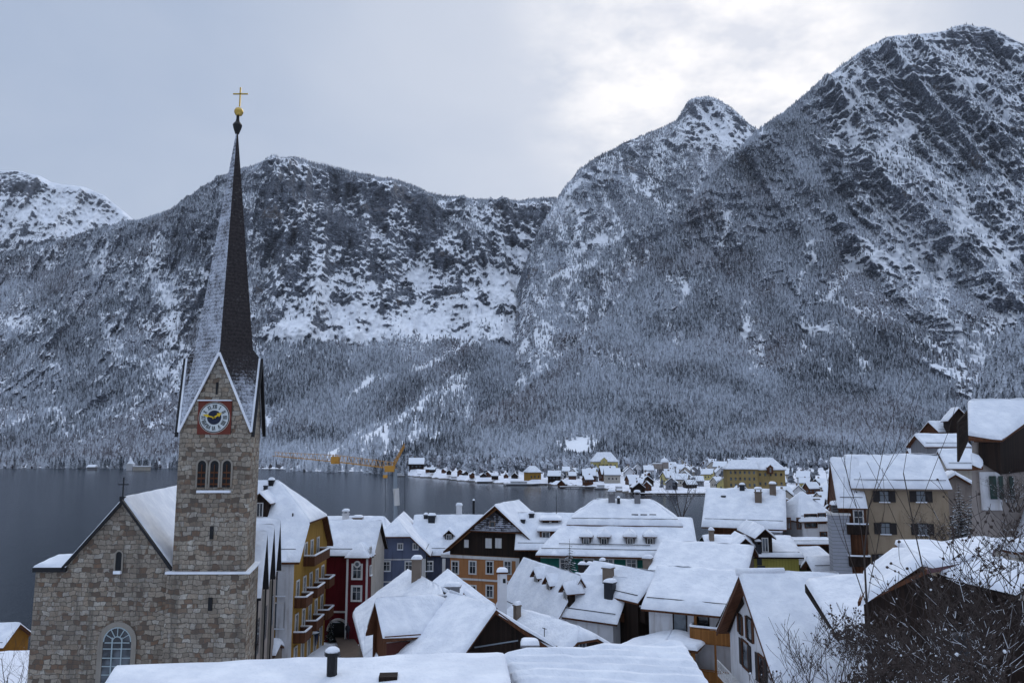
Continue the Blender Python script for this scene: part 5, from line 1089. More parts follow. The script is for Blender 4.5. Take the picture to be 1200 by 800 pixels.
c = h.hit('left', 866, 792); b0 = c+Vector((0,0,-.4)); m = MB(); m.box(b0+Vector((-.5,0,0)), (1.0,3.5,.12))
for k in range(9): m.box(b0+Vector((-.98,-1.7+k*.425,.5)), (.05,.05,1.0))
m.box(b0+Vector((-.98,0,1.0)), (.07,3.5,.07)); m.box(b0+Vector((-.98,0,.5)), (.05,3.5,.05)); m.build('balcony', M_TRIM, h.root)
c = h.hit('roof', 892, 679); m = MB(); s1 = c+Vector((1.7,0,.3)); m.tube(c+Vector((-1.5,.3,.45)), c+Vector((1.6,.3,.5)), .24, .22, 8); m.build('ridge_snow_roll', M_SNOW, h.root, True)
# next roof, its dark verge cutting across the snow
e_ = empty('house', (19.0, 46, 12), 0, 'snow roof with a dark sloping verge between the steep chalet and the dark barn', 'house')
a, b, c, d = P3(943,684,46.5), P3(1030,677,46.5), P3(1035,760,40.5), P3(981,741,41.5); quadset(e_, [[a, b, c, d]], 'roof', M_DWOOD, .34, 52); o = e_.location; m = MB(); m.prism([a-o, d-o, d-o-Vector((0,0,.45)), a-o-Vector((0,0,.45))], (.1,0,0)); m.build('verge_board', M_DWOOD, e_)
# dark barn
e_ = empty('barn', (17.5, 34, 17), 0, 'black timber barn with a low snowy gable, half hidden behind bare shrubs', 'barn'); far_, N_ = P3(1050,638,36.1), P3(1086,667,30.2)
quadset(e_, [[far_, N_, P3(1005,705,29.6), P3(1016,676,35.2)]], 'roof', M_BWOOD, .26, 54); quadset(e_, [[far_, P3(1165,643,37.5), P3(1160,654,34.5), N_]], 'upper_roof', principled('dark_red_metal', (.06,.008,.012), .5), .26, 55)
quadset(e_, [[P3(1098,672,31), P3(1158,659,34), P3(1230,668,34), P3(1189,700,31)]], 'lower_roof', M_DWOOD, .26, 56); quadset(e_, [[P3(1086,643,38.5), P3(1160,648,38.5), P3(1172,638,41), P3(1155,634,42)]], 'back_roof', M_DWOOD, .3, 57)
o = e_.location; m = MB(); n1, n2, n3, n4 = P3(1012,706,30.4), P3(1086,671,30.8), P3(1100,676,30.8), P3(1187,702,31.4)
m.quad(*[p-o for p in (Vector((n1.x,n1.y,16)), Vector((n4.x+3,n4.y,16)), Vector((n4.x+3,n4.y,n4.z-.3)), n4, n3, n2, n1)]); m.build('wall', M_DWOOD, e_)
m = MB(); p = P3(1127,757,30.6)-o; m.box(p, (.75,.1,1.0)); w_ = m.build('window', M_GREY, e_); m = MB(); m.box(p+Vector((0,-.06,0)), (.6,.04,.85)); m.build('pane', M_GLASS, w_)
# nearest roofs
e_ = empty('house', (-8, 22, 17.5), 0, 'nearest roof at the bottom left, smooth snow, seen from above', 'house'); a, b, c, d = P3(134,787,24.5), P3(590,769,24.6), P3(606,845,20), P3(90,860,20); quadset(e_, [[a, b, c, d]], 'roof', M_BWOOD, .2, 60, cell=.35); walls(e_, 'wall', [a+Vector((.4,.2,-.3)), b+Vector((-.3,.2,-.3))], 17, M_BRICK)
e_.name = 'house'; o = e_.location; c = P3(388.5, 800, 23)-o; m = MB(); m.tube(c-Vector((0,0,.5)), c+Vector((0,0,.75)), .15, .15, 8); m.tube(c+Vector((0,0,.75)), c+Vector((0,0,.85)), .22, .22, 10); q = m.build('stovepipe', M_IRON, e_); m = MB(); m.lathe([(.21,0),(.2,.06),(.12,.12),(.03,.14)], c+Vector((0,0,.85)), 10); m.build('snow_cap', M_SNOW, q, True)
c = P3(455, 800, 22.5)-o; m = MB(); m.box(c+Vector((0,0,.05)), (.5,.45,.35), rz=.1); m.build('roof_hatch', M_DWOOD, e_)
e_ = empty('house', (3, 22, 17.5), 0, 'nearest roof at the bottom centre with wavy ribs of snow', 'house'); a, b, c, d = P3(584,768,25.6), P3(801,763,26.2), P3(846,826,22), P3(630,850,21.5); quadset(e_, [[a, b, c, d]], 'roof', M_BWOOD, .2, 62, cell=.12, ripple=.085, rp=.55); walls(e_, 'wall', [a+Vector((.4,.2,-.3)), b+Vector((-.3,.2,-.3)), c+Vector((-.4,.2,-.3))], 17, M_BRICK)
# brown chalet on the hillside
e_ = empty('house', (33, 53, 22), 0, 'dark brown chalet on the hillside with green shutters and a thick snow roof, far right', 'house'); o = e_.location
a, b, c, d = P3(1135,473.5,53.5), P3(1290,473.5,55), P3(1232,515,50), P3(1135,513.5,50); a2 = plane_hit(1232, 474, a, b, d); c2 = P3(1174.5,514.5,50); quadset(e_, [[a, a2, c2, d], ], 'roof', M_BWOOD, .36, 64)
bk = Vector((2.8,4.5,-2.5)); quadset(e_, [[a, a+bk, a2+bk, a2]], 'back_roof', M_BWOOD, .4, 66)
m = MB(); p = [P3(1139,518,50.5), P3(1172,518,50.5), P3(1232,478,53.6), P3(1232,700,53.6), P3(1172,700,50.5), P3(1139,700,50.5)]
m.quad(*[q-o for q in (p[5], p[4], p[1], p[0])]); m.build('wall_front', M_PINK, e_); m = MB(); m.quad(*[q-o for q in (p[4], p[3], p[2], p[1])]); m.build('wall_gable', M_PINK, e_)
m = MB(); t0, t1, t2, t3 = P3(1139,518,50.35), P3(1172.3,518,50.35), P3(1172.3,552,50.35), P3(1158,550,50.35); m.quad(*[q-o for q in (P3(1147,518,50.35), t1, P3(1172.3,556,50.35), P3(1147,540,50.35))]); m.quad(*[q-o for q in (t1, P3(1232,480,53.4), P3(1232,548,53.4), P3(1172.3,556,50.35))]); m.build('timber_storey', M_DWOOD, e_)
m = MB(); m.prism([q-o for q in (P3(1136,480,53.0), P3(1136,514,51.6), P3(1124,541,51.8), P3(1123.5,494,53.2))], (0,.25,0)); m.build('dark_eave', M_DWOOD, e_)
gn = (p[2]-p[1]); gn.z = 0; gr = gn.normalized(); gnn = Vector((gr.y,-gr.x,0))
for px_ in (1164, 1173.5, 1186):
    m = MB(); q = P3(px_, 571, 50.1+ (px_-1172)*.05 if px_ > 1172 else 50.2)-o; m.box(q, (.42,.05,1.45), ax=(gr if px_ > 1172 else Vector((1,0,0)), gnn if px_ > 1172 else Vector((0,-1,0)), Vector((0,0,1)))); m.build('shutter', M_GSHUT, e_)
m = MB(); q = P3(1168.7,571,50.3)-o; m.box(q, (.35,.06,1.3)); m.build('white_wall_panel', M_WHITE, e_); m = MB(); q = P3(1160,590,50.25)-o; m.box(P3(1161,575,50.42)-o, (1.3,.1,2.4)); m.build('white_panel', M_WHITE, e_)
quadset(e_, [[P3(1139,533,50.2), P3(1151,541,50.2), P3(1152,547,49.3), P3(1139,548,49.3)]], 'lean_to', M_BWOOD, .25, 67, cell=.3)
# garden wall / shed far right
m = MB(); q = P3(1192, 650, 44); m.box((0,0,1.3), (2.2,1.8,3.0)); e_ = empty('shed', (q.x+.5, q.y, gz(q.x,q.y)-.5), 0, 'pale stone garden hut topped with snow at the right edge', 'shed'); m.build('wall', M_CREAM, e_); m = MB(); m.box((0,0,2.85), (2.6,2.2,.12)); m.build('roof', M_BWOOD, e_); m = MB(); m.snow([Vector((-1.3,-1.1,2.92)), Vector((1.3,-1.1,2.92)), Vector((1.3,1.1,2.92)), Vector((-1.3,1.1,2.92))], .5); m.build('roof_snow', M_SNOW, e_, True)
# small houses climbing the hillside
HS = [(1099,521,118,11,4.2,2.2,'grey_plaster','dark house with a snow roof half way up the slope, left of the brown chalet'),(1107,505,195,14,5.5,3.6,'brown_timber','small white-roofed house high on the slope below the cliffs'),
      (1085,530,170,9,4,3.6,'brown_timber','little brown gabled hut with a snow roof on the slope'),(1120,492,190,8,4,4.5,'dark_timber','steep dark gable peeping out left of the brown chalet'),
      (1122,545,85,6,4,2.4,'cream_plaster','low white roof just below the brown chalet'),(1072,534,200,6,3,2.5,'brown_timber','tiny brown box house behind the tan house roof'),(1116,570,78,7,3.5,2.0,'pinkish_plaster','narrow grey-sided house tucked behind the tan house')]
for i, (x, y, D, Lh, wv, rise, mt, lb) in enumerate(HS):
    q = P3(x, y, D); House(lb, q.x, q.y, [0,8,75,80,-12,0,70][i], Lh*.62, wv*.66, q.z-.3, q.z+rise*.62, wall=MATS[mt], seed=70+i, snow=.35, zg=min(q.z-4, gz(q.x,q.y)-1))
# roofs at the lakeshore, bottom left
h = House('boathouse at the bottom left edge with an ochre side wall and two snow roofs', -64.6, 98.5, 2, 9, 3.2, 4.4, 6.4, wall=M_AMBER, over=.25, seed=80, zg=1, name='boathouse', cat='boathouse')
h = House('lower boathouse with a dark wooden front, nearer than the ochre one', -58.8, 88.5, 4, 8.2, 3.0, 3.4, 5.3, wall=M_DWOOD, over=.4, seed=81, zg=1, name='boathouse', cat='boathouse')
h = House('little pointed snow roof at the very bottom left corner', -51.5, 80, 82, 5, 2.2, 2.0, 4.2, wall=M_WHITE, over=.3, seed=82, zg=0, name='boathouse', cat='boathouse')
h = House('farthest boathouse at the left edge, its long roof right at the water', -76.5, 108, 3, 21, 3.0, 2.4, 4.0, wall=M_DWOOD, over=.3, seed=83, zg=.3, name='boathouse', cat='boathouse')
# ------------------------------------------------------------------ far village across the bay
rgv = random.Random(11)
M_FARS = principled('far_snow', (.80,.83,.88), .8)
def far_proto(wall, seed, L=9.0, w=4.2, zc=4.2, zr=8.0, win=True):
    rg = random.Random(seed); e_ = empty('house', (0,0,0)); m = MB(); wx, wy = L/2-.5, w-.6
    m.box((0,0,zc/2-1), (wx*2, wy*2, zc+2))
    for x in (-wx, wx): m.quad((x,-wy,zc), (x,wy,zc), (x,0,zr-.5))
    m.build('wall', wall, e_); d = MB()
    for sd in (-1, 1): d.prism([Vector((-L/2,0,zr)), Vector((L/2,0,zr)), Vector((L/2,sd*w,zc-.1)), Vector((-L/2,sd*w,zc-.1))], (0,0,-.3))
    r_ = d.build('roof', M_DWOOD, e_); s_ = MB()
    for sd in (-1, 1): s_.prism([Vector((-L/2+.05,0,zr+.02)), Vector((L/2-.05,0,zr+.02)), Vector((L/2-.05,sd*(w-.1),zc)), Vector((-L/2+.05,sd*(w-.1),zc))], (0,0,.5))
    s_.build('roof_snow', M_FARS, r_)
    c = MB(); c.box((rg.uniform(-2,2), .6, zr+.5), (.9,.9,1.8)); c.build('chimney', M_BRICK, e_)
    if win:
        for x in (-2.4, 0, 2.4): g = MB(); g.box((x,-wy-.03,zc*.55), (.95,.08,1.2)); g.build('window', M_GLASS, e_)
        for y in (-1.3, 1.3): g = MB(); g.box((-wx-.03,y,zc*.55), (.08,.95,1.2)); g.build('window', M_GLASS, e_); g = MB(); g.box((wx+.03,y,zc*.55), (.08,.95,1.2)); g.build('window', M_GLASS, e_)
    return e_
protos = [(far_proto(M_WHITE, 1), 'white-walled'), (far_proto(M_BWOOD, 2, 8, 3.8, 3.2, 6.6), 'brown timber'), (far_proto(M_DWOOD, 3, 10, 4.6, 3.0, 6.5), 'dark timber'), (far_proto(M_CREAM, 4, 11, 5, 5.2, 9.2), 'cream-walled'), (far_proto(M_PALEY, 5, 9, 4.4, 4.6, 8.4), 'pale yellow'), (far_proto(M_GREY, 6, 10, 4.5, 4, 7.6), 'grey-walled')]
used = [False]*len(protos)
PLACED = []
def place_far(k, x, D, rz, sc, label=None, group=None, z=None, py=None):
    P, colr = protos[k]; X = (x-600)/F_PX*D; X = float(W(x, 560, D)[0]); z = gz(X, D) if z is None else z
    o = P if not used[k] else copy_tree(P); used[k] = True
    o.location = (X, D, z); o.rotation_euler = (0, 0, R(rz)); o.scale = (sc, sc, sc); tag(o, label, 'house', group); PLACED.append((X, D)); o['_px'] = x; o['_c'] = protos[k][1]; return o
# rows of the village: px range, depth range, how many
zones = [((655,740),(530,640),13,'by the water below the yellow villa'),((735,850),(462,530),15,'on the far village waterfront'),((735,860),(535,700),24,'in the middle of the far village'),((700,870),(700,900),18,'at the foot of the far forest'),
         ((862,1010),(175,300),12,'just beyond the big white house'),((862,1010),(300,430),20,'right of the ochre school'),((862,1060),(430,640),24,'far right in the far village'),((900,1080),(640,880),14,'in the last row under the hill')]
for (xa, xb), (da, db), n, where in zones:
    k = 0; tries = 0
    while k < n and tries < 900:
        tries += 1; x, D = rgv.uniform(xa, xb), rgv.uniform(da, db); X = (x-600)/F_PX*D
        if any(math.hypot(X-a, (D-b)) < 12.5 for a, b in PLACED): continue
        if 846 < x < 920 and D < 440 and D > 385: continue
        c = rgv.choice([0,0,1,1,2,3,3,4,5]); nm = protos[c][1]
        place_far(c, x, D, rgv.choice([0, 90, 20, -25, 70])+rgv.uniform(-8,8), rgv.uniform(.72, 1.05), where, 'distant houses %s' % where); k += 1
# boathouses and cabins along the shore at the left end
for i, x in enumerate([501, 507, 520, 526, 539, 545, 553, 566, 572, 580, 593, 603]):
    D = float(shore(np.array([x]))[()] if np.ndim(shore(np.array([x])))==0 else shore(np.array([x]))[0])+9+(i % 3)*4
    place_far(2 if i % 2 else 1, x, D, rgv.choice([0,90,90])+rgv.uniform(-25,25), rgv.uniform(.45,.72), 'BH', 'boathouses on the far left shore')
place_far(2, 488, 745, 5, 1.5, 'long dark boathouse with a white roof at the tip of the crane')
place_far(1, 690, 560, 0, 1.25, 'broad brown boathouse with a white roof below the pale yellow villa'); place_far(1, 712, 566, 8, 1.5, 'biggest brown boathouse with a white roof below the pale yellow villa'); place_far(2, 650, 574, -10, 1.0, 'dark boathouse just right of the bright yellow house')
def villa(label, x, py, D, L, w, hw, hr, wall, hip=(3,3), a=0, rows=((.3,),(.7,)), cols=5, name='villa', cat='villa'):
    q = P3(x, py, D); h = House(label, q.x, q.y, a, L, w, q.z+hw, q.z+hr, hip=hip, wall=wall, over=.6, og=.6, seed=int(x), zg=q.z-3, snow=.5, name=name, cat=cat, guard=0)
    nr = max(1, int(hw/3.2))
    for r_ in range(nr):
        for k in range(cols):
            c = Vector(((k-(cols-1)/2)*(L-2.5)/cols, -h.wy-.03, 3+hw*(r_+.5)/nr)); m = MB(); m.box(c, (1.0,.08,1.5)); m.build('window', M_GLASS, h.root)
    return h
h = villa('pale yellow villa with a white hipped roof above the boathouses', 708, 549, 620, 21, 8, 5.5, 12.5, M_PALEY, (5,5), cols=6); h.dormer(708, 543, 5, 2.6, mat=M_PALEY)
h = villa('bright yellow house with a white hipped roof on the far shore', 624, 563, 585, 11, 5.5, 6.2, 10.5, M_YELLOW, (3,3), 20, cols=3)
M_SCH = plaster('dull_ochre_plaster', (.33,.24,.10), .3)
h = villa('long ochre school building with two hipped white roofs, left half', 868, 571, 425, 17, 7, 9.8, 14.3, M_SCH, (4,0), -6, cols=6, name='school', cat='school')
h2_ = villa('x', 897, 571, 428, 19, 8, 9.6, 15.6, M_SCH, (0,5), -6, cols=6); h2_.dormer(903, 554, 3, 3, mat=M_BWOOD)
merge_into(h2_, h, 'wing'); h.root['label'] = 'long ochre three-storey school building with two hipped white roofs'
q = P3(779, 548, 640); e_ = empty('chapel', (q.x, q.y, q.z-1), 0, 'tiny pinkish chapel with a snowy dome in front of the dark wood', 'chapel'); m = MB(); m.lathe([(3.2,0),(3.2,5.5)], k=12); m.build('rotunda', M_PINK, e_); m = MB(); m.lathe([(3.5,5.5),(3.3,6.6),(2.2,8.2),(.6,9.0),(.3,10.4),(.02,10.6)], k=12); m.build('dome', M_FARS, e_, True)
m = MB(); m.box((-6,0,2.2), (7,5,4.4)); m.build('side_chapel', M_PINK, e_); m = MB(); m.box((-6,0,4.7), (7.4,5.4,.6)); m.build('side_roof', M_FARS, e_)
q = P3(153, 549, 905); e_ = empty('castle', (q.x, q.y, 0), 0, 'tiny white lakeside castle with a slender tower on the far left shore', 'castle'); m = MB(); m.box((0,0,3.5), (7,6,8)); m.build('tower', M_WHITE, e_); m = MB(); m.lathe([(4.6,7.4),(2.2,10.5),(.1,14)], k=4); m.build('tower_roof', M_FARS, e_); m = MB(); m.box((13,0,2), (17,7,4.5)); m.build('wing', M_CREAM, e_); m = MB(); m.box((13,0,4.6), (18,8,1)); m.build('wing_roof', M_FARS, e_)
q = P3(108, 550, 925); e_ = empty('cottage', (q.x, q.y, 0), 0, 'snow-white cottage at the foot of the far slope, left of the castle', 'cottage'); m = MB(); m.box((0,0,1.5), (9,6,3.5)); m.build('wall', M_GREY, e_); m = MB(); m.prism([(-5,-3.5,3.2),(-5,3.5,3.2),(-5,0,6)], (10,0,0)); m.build('roof', M_FARS, e_)
ORD = ['leftmost','second from left','third from left','fourth from left','fifth from left','sixth from left','seventh from left','eighth from left','ninth from left','tenth from left','eleventh from left','twelfth from left']
def number_far():
    fam = {}
    for o in C.objects:
        if '_px' in o: fam.setdefault((o['label'], o['_c'] if o['label'] != 'BH' else ''), []).append(o)
    for (lb, c), L in fam.items():
        L.sort(key=lambda o: o['_px'])
        if o_ok(lb):
            for i, o in enumerate(L):
                pos = 'only' if len(L) == 1 else ORD[i]
                o['label'] = ('%s dark boathouse in the row on the far left shore' % pos.replace(' from left','')+(' from the left' if i else '')) if lb == 'BH' else ('the only tiny %s house %s' % (c, lb) if len(L) == 1 else '%s house, %s of its kind, %s' % (c, pos, lb))
        for o in L: del o['_px']; del o['_c']
def o_ok(lb): return lb == 'BH' or any(lb == z[3] for z in zones)
number_far()
# boats and jetties on the far shore
def boat(x, D, L, label, rz=0, cabin=True):
    X = (x-600)/F_PX*D; e_ = empty('boat', (X, D, 0), R(rz), label, 'boat'); m = MB(); P = []
    for z, k in ((-.3,.8),(.9,1.0)): P.append([Vector((-L/2*k,-L*.13*k,z)), Vector((L*.3*k,-L*.14*k,z)), Vector((L/2*k,0,z+.15)), Vector((L*.3*k,L*.14*k,z)), Vector((-L/2*k,L*.13*k,z))])
    for i in range(5): j = (i+1) % 5; m.quad(P[0][i], P[0][j], P[1][j], P[1][i])
    m.quad(*P[1]); m.build('hull', M_GREY, e_); m = MB(); m.prism([p+Vector((0,0,.02)) for p in P[1]], (0,0,.25)); m.build('deck_snow', M_FARS, e_)
    if cabin: m = MB(); m.box((-L*.1,0,1.9), (L*.45,L*.2,1.5)); c = m.build('cabin', M_WHITE, e_); m = MB(); m.box((-L*.1,0,2.8), (L*.5,L*.24,.3)); m.build('cabin_snow', M_FARS, c)
for x, D, L, lb, rz in ((471,722,9,'white motor boat moored by the far left shore',10),(494,716,8,'second small boat on the far left shore, right of the white one',-5),(534,650,10,'low boat moored before the row of boathouses',4),(612,566,26,'long white excursion boat at the jetty before the yellow house',-2),(704,512,10,'small snowy boat at the far waterfront before the brown boathouses',20),(725,494,9,'boat by the waterfront landing, rightmost of the row',-15)): boat(x, D, L, lb, rz)
for i, (xa, xb, D) in enumerate(((590,640,572),(560,600,604),(655,700,530),(745,838,458))):
    a, b = (xa-600)/F_PX*D, (xb-600)/F_PX*D; e_ = empty('jetty', ((a+b)/2, D-3, 0), 0, ['snowy jetty before the yellow house','snowy jetty left of the excursion boat','snowy landing stage below the brown boathouses','long quay wall along the far village waterfront'][i], 'jetty'); m = MB(); m.box((0,0,.7), (b-a,4,.5)); m.build('planks', M_DWOOD, e_); m = MB(); m.box((0,0,1.05), (b-a,3.9,.2)); m.build('planks_snow', M_FARS, e_)
    for k in range(5): m = MB(); m.tube(((k/4-.5)*(b-a)*.95,-1.6,-2), ((k/4-.5)*(b-a)*.95,-1.6,1.0), .2, .2, 5); m.build('pile', M_DWOOD, e_)
# crane
def crane():
    top = P3(463, 549, 132); base = P3(466, 640, 132); e_ = empty('crane', (base.x, base.y, 0), 0, 'yellow construction crane with a long lattice jib over the lake', 'crane'); o = e_.location
    m = MB(); m.tube(Vector((0,0,0)), top-o, .40, .34, 8); m.build('mast', M_STEEL, e_); m = MB(); m.tube(P3(464.0,572,132)-o, P3(465,592,132)-o, .50, .5, 8); m.build('mast_cover', M_TRIM, e_)
    def truss(a, b, h0, h1, n, nm, r=.12):
        m = MB(); d = (b-a); up = Vector((0,0,1)); sd = d.cross(up).normalized()
        A = [[a+d*(i/n)+up*h+sd*s for i in range(n+1)] for s, h in ((-.55,0),(.55,0),(0,1))]
        for i in range(n+1): hh = h0+(h1-h0)*i/n; A[2][i] = a+d*(i/n)+up*hh
        for ch in A:
            for i in range(n): m.tube(ch[i], ch[i+1], r, r, 4)
        for i in range(n): m.tube(A[0][i], A[2][i+1], r*.7, r*.7, 4); m.tube(A[1][i+1], A[2][i], r*.7, r*.7, 4); m.tube(A[0][i], A[1][i+1], r*.6, r*.6, 4)
        return m.build(nm, M_CRANE, e_)
    truss(top-o, P3(395,541,142)-o, 1.0, 1.2, 16, 'jib', .065); truss(P3(395,541,142)-o, P3(322,534,152)-o, 1.2, .7, 16, 'jib_tip', .055); truss(top-o+Vector((-.4,0,0)), P3(474,523,132)-o, .9, .5, 8, 'counter_jib', .07)
    m = MB(); m.box(P3(393,539,142)-o, (1.4,1.0,1.3)); m.build('trolley', M_CRANE, e_); m = MB(); m.box(P3(457,549,132)-o, (1.6,1.2,1.0)); m.build('cab', M_CRANE, e_)
    for x, y0, y1, D in ((451.5,556,600,131),(474.5,530,616,132)): m = MB(); m.tube(P3(x,y0,D)-o, P3(x,y1,D)-o, .05, .05, 4); m.build('cable', M_METAL, e_)
    m = MB(); p = P3(451.5,558,131)-o; m.box(p, (.7,.5,.5)); m.build('hook_block', M_CRANE, e_)
crane()
# distant trees of the village, one object each
def tree_obj(name, tpl, seed):
    V, Fc = tpl; e_ = empty(name, (0,0,0)); n = len(V); me = mesh_np('crown', V, Fc, M_FOR, False, e_, attrs={'tone': np.full(n, .1), 'frost': np.full(n, rgt.uniform(-.2,.05))}); t = MB(); t.tube((0,0,-.15), (0,0,.3), .022, .015, 5); t.build('trunk', M_DWOOD, e_); return e_
rgt = random.Random(4); TP = [tree_obj('conifer', tree_template(7, 8, 80+i), i) for i in range(3)]+[tree_obj('bare_tree', bush_template(90+i), i) for i in range(2)]; usedT = [False]*5
n_t = 0; tries = 0
while n_t < 130 and tries < 3000:
    tries += 1; x, D = rgt.uniform(480, 1010), rgt.uniform(460, 900); ds = float(np.ravel(shore(np.array([x])))[0])
    if D < ds+12: continue
    if x > 850 and D < 430: continue
    X = (x-600)/F_PX*D
    if any(math.hypot(X-a, D-b) < 7 for a, b in PLACED): continue
    k = rgt.randrange(5); o = TP[k] if not usedT[k] else copy_tree(TP[k]); usedT[k] = True; s_ = rgt.uniform(7, 13) if k < 3 else rgt.uniform(5, 8); o.scale = (s_, s_, s_); o.rotation_euler = (0,0,rgt.uniform(0,6)); o.location = (X, D, gz(X, D)-.2)
    tag(o, ('small dark conifer' if k < 3 else 'small frosty bare tree')+(' standing between houses of the far village' if x > 650 else ' on the far left shore'), 'tree', 'trees of the far village and shore'); n_t += 1; PLACED.append((X, D))
# ------------------------------------------------------------------ near trees and shrubs
M_BARK = principled('bark', (.045,.034,.030), .9); M_NEEDLE = principled('needles', (.012,.022,.018), .8); M_LEAFB = principled('withered_leaves', (.045,.032,.028), .8)
def conifer(px, py_base, D, H, label, seed, rad=.26, snow=.5, zfix=None):
    rg = random.Random(seed); p = P3(px, py_base, D); z0 = p.z if zfix is None else zfix; e_ = empty('spruce', (p.x, p.y, z0), 0, label, 'tree')
    m = MB(); m.tube((0,0,-.6), (0,0,H*.98), H*.018, .01, 6); m.build('trunk', M_BARK, e_); c, s_ = MB(), MB(); z = H*.08
    while z < H*.97:
        r = rad*H*(1-z/H)**.85+.04; nb = max(5, int(9*(1-z/H)+5))
        for k in range(nb):
            a = rg.uniform(0, 6.283); L = r*rg.uniform(.7, 1.12); d = Vector((math.cos(a), math.sin(a), -.30)); sd = Vector((-math.sin(a), math.cos(a), 0)); b = Vector((0,0,z)); n = 5
            for i in range(n):
                t0, t1 = i/n, (i+1.25)/n; w0 = L*.24*(1-t0*.75)
                q = b+d*L*t0; q2 = b+d*L*t1+Vector((0,0,.04*L))
                for sg in (-1, 1):
                    tip = q+d*L*.16+sd*sg*w0+Vector((0,0,rg.uniform(-.10,.0)*L)); c.quad(q, q2, tip)
                    if rg.random() < snow: up = Vector((0,0,.02*H/5+.015)); s_.quad(q+up, q2+up, q+(tip-q)*.75+up)
        z += H*.045
    c.build('crown', M_NEEDLE, e_); tag(s_.build('crown_snow', M_SNOW, e_), kind='stuff'); return e_
conifer(1146, 646, 56, 5.4, 'slender snow-dusted spruce below the brown chalet', 1, .2, .55)
conifer(1104, 600, 150, 9, 'dark tree on the slope behind the tan house roof', 8, .25, .5)
conifer(1076, 560, 165, 7, 'small dark tree left of the brown hut on the slope', 9, .25, .5)
conifer(1128, 638, 60, 4.6, 'darker, shorter spruce just left of the slender one', 2, .26, .45)
conifer(668, 690, 83, 5.2, 'dark snowy conifer in front of the teal green house', 3, .22, .4)
conifer(387, 750, 90, 2.6, 'small dark fir tree standing in the market street', 4, .28, .15)
def grow(m, s_, lf, p, d, L, r, depth, rg, snowp=.5, leaf=.2, spread=.6, k=4, up=.25):
    n = 4 if depth else 3; q = p.copy()
    for i in range(n):
        d = (d+Vector((rg.uniform(-1,1), rg.uniform(-1,1), rg.uniform(-.6,1)))*.13+Vector((0,0,up*.12))).normalized(); q2 = q+d*L/n; r2 = max(r*.84, .004)
        m.tube(q, q2, r, r2, k)
        if rg.random() < snowp*(1.4, .9, .45, .12)[3-min(depth,3)]*(1-abs(d.z)*.6): o = Vector((0,0,r*.8+.003)); ta, tb = (0, 1) if depth else (rg.uniform(0,.4), rg.uniform(.5,1)); s_.tube(q.lerp(q2,ta)+o, q.lerp(q2,tb)+o, r*.6+.001, r2*.45+.0008, 3)
        if depth > 0 and i > 0:
            for _ in range(rg.choice([1,1,2])):
                a = Vector((rg.uniform(-1,1), rg.uniform(-1,1), rg.uniform(-.2,.8))).normalized(); grow(m, s_, lf, q2, (d*(1-spread)+a*spread).normalized(), L*rg.uniform(.45,.7), r2*.62, depth-1, rg, snowp, leaf, spread, 3, up)
        if depth == 0 and rg.random() < leaf:
            c = q2; sz = rg.uniform(.010,.024)*(1 if r < .02 else 1.5)
            (lf if rg.random() < .97 else s_).blob(c, (sz, sz, sz*.9), rg.randrange(99), 5)
        q, r = q2, r2
def shrub(px, py, D, H, n, label, seed, spread=.55, lean=0, snowp=.5, leaf=.15, r=.02, name='shrub', depth=2, fan=.6, cat='shrub', zb=None):
    rg = random.Random(seed); p = P3(px, py, D); e_ = empty(name, p, 0, label, cat); m, s_, lf = MB(), MB(), MB()
    for i in range(n):
        a = rg.uniform(0, 6.283); d = Vector((math.cos(a)*fan+lean, math.sin(a)*fan*.6, 1)).normalized(); grow(m, s_, lf, Vector((rg.uniform(-.3,.3), rg.uniform(-.3,.3), 0)), d, H*rg.uniform(.6,1.05), r*rg.uniform(.7,1.1), depth, rg, snowp, leaf, spread)
    tag(m.build('branches', M_BARK, e_), kind='stuff')
    if s_.F: tag(s_.build('branch_snow', M_SNOW, e_), kind='stuff')
    if lf.F: tag(lf.build('withered_leaves', M_LEAFB, e_), kind='stuff')
    return e_
SH = [(960,835,15,2.3,9,'spreading bare shrub with long thin shoots in front of the steep chalet',.5,-.3,.35,.10),(1000,850,13,2.2,8,'bare shrub with upright shoots right of the spreading one',.5,0,.4,.25),
      (1030,810,14,2.1,12,'dense shrub with withered brown leaves and snow lumps before the barn corner',.6,0,.45,.9),(985,800,17,2.0,10,'low twiggy shrub with snow lumps on the snow slope',.6,-.2,.5,.7),
      (1075,840,13,2.3,9,'shrub of criss-crossing snowy twigs in front of the barn gable',.55,.1,.6,.4),(1120,850,12,2.3,9,'leaning snow-covered branches at the lower right',.6,-.5,.85,.2),
      (1165,850,11,2.8,10,'tangled snowy branches in the lower right corner',.6,-.4,.85,.3),(1205,840,10,3.3,11,'dark dense tangle of branches at the right edge',.6,-.2,.6,.5),(1215,690,13,1.5,7,'snow-laden boughs hanging in at the right edge above the barn roof',.65,-.7,.8,.3),
      (930,850,17,1.7,7,'small bare shrub at the foot of the white gable',.5,-.1,.3,.2),(1050,860,10,1.6,10,'dark brown-leaved bush at the bottom edge',.7,0,.4,1.0),(1140,870,9,1.5,10,'thick bush with snow clumps in the bottom right',.7,0,.6,.9)]
for i, (x, y, D, H, n, lb, sp, ln, sn, lf) in enumerate(SH): shrub(x, y, D, H*(.44 if i > 1 else .55), max(4, int(n*.75)), lb, 200+i, sp, ln*.6, sn*1.0, lf*.38, r=.0125, depth=3 if i > 1 else 2)
shrub(1054, 835, 14, 4.6, 1, 'single tall thin sapling rising in front of the tan house', 240, .35, 0, .2, .0, .03, 'sapling', 2, .02, 'sapling')
shrub(1090, 800, 16, 4.6, 1, 'second thin sapling right of the tall one, ending before the tan house', 241, .4, .02, .15, .0, .02, 'sapling', 1, .03, 'sapling')
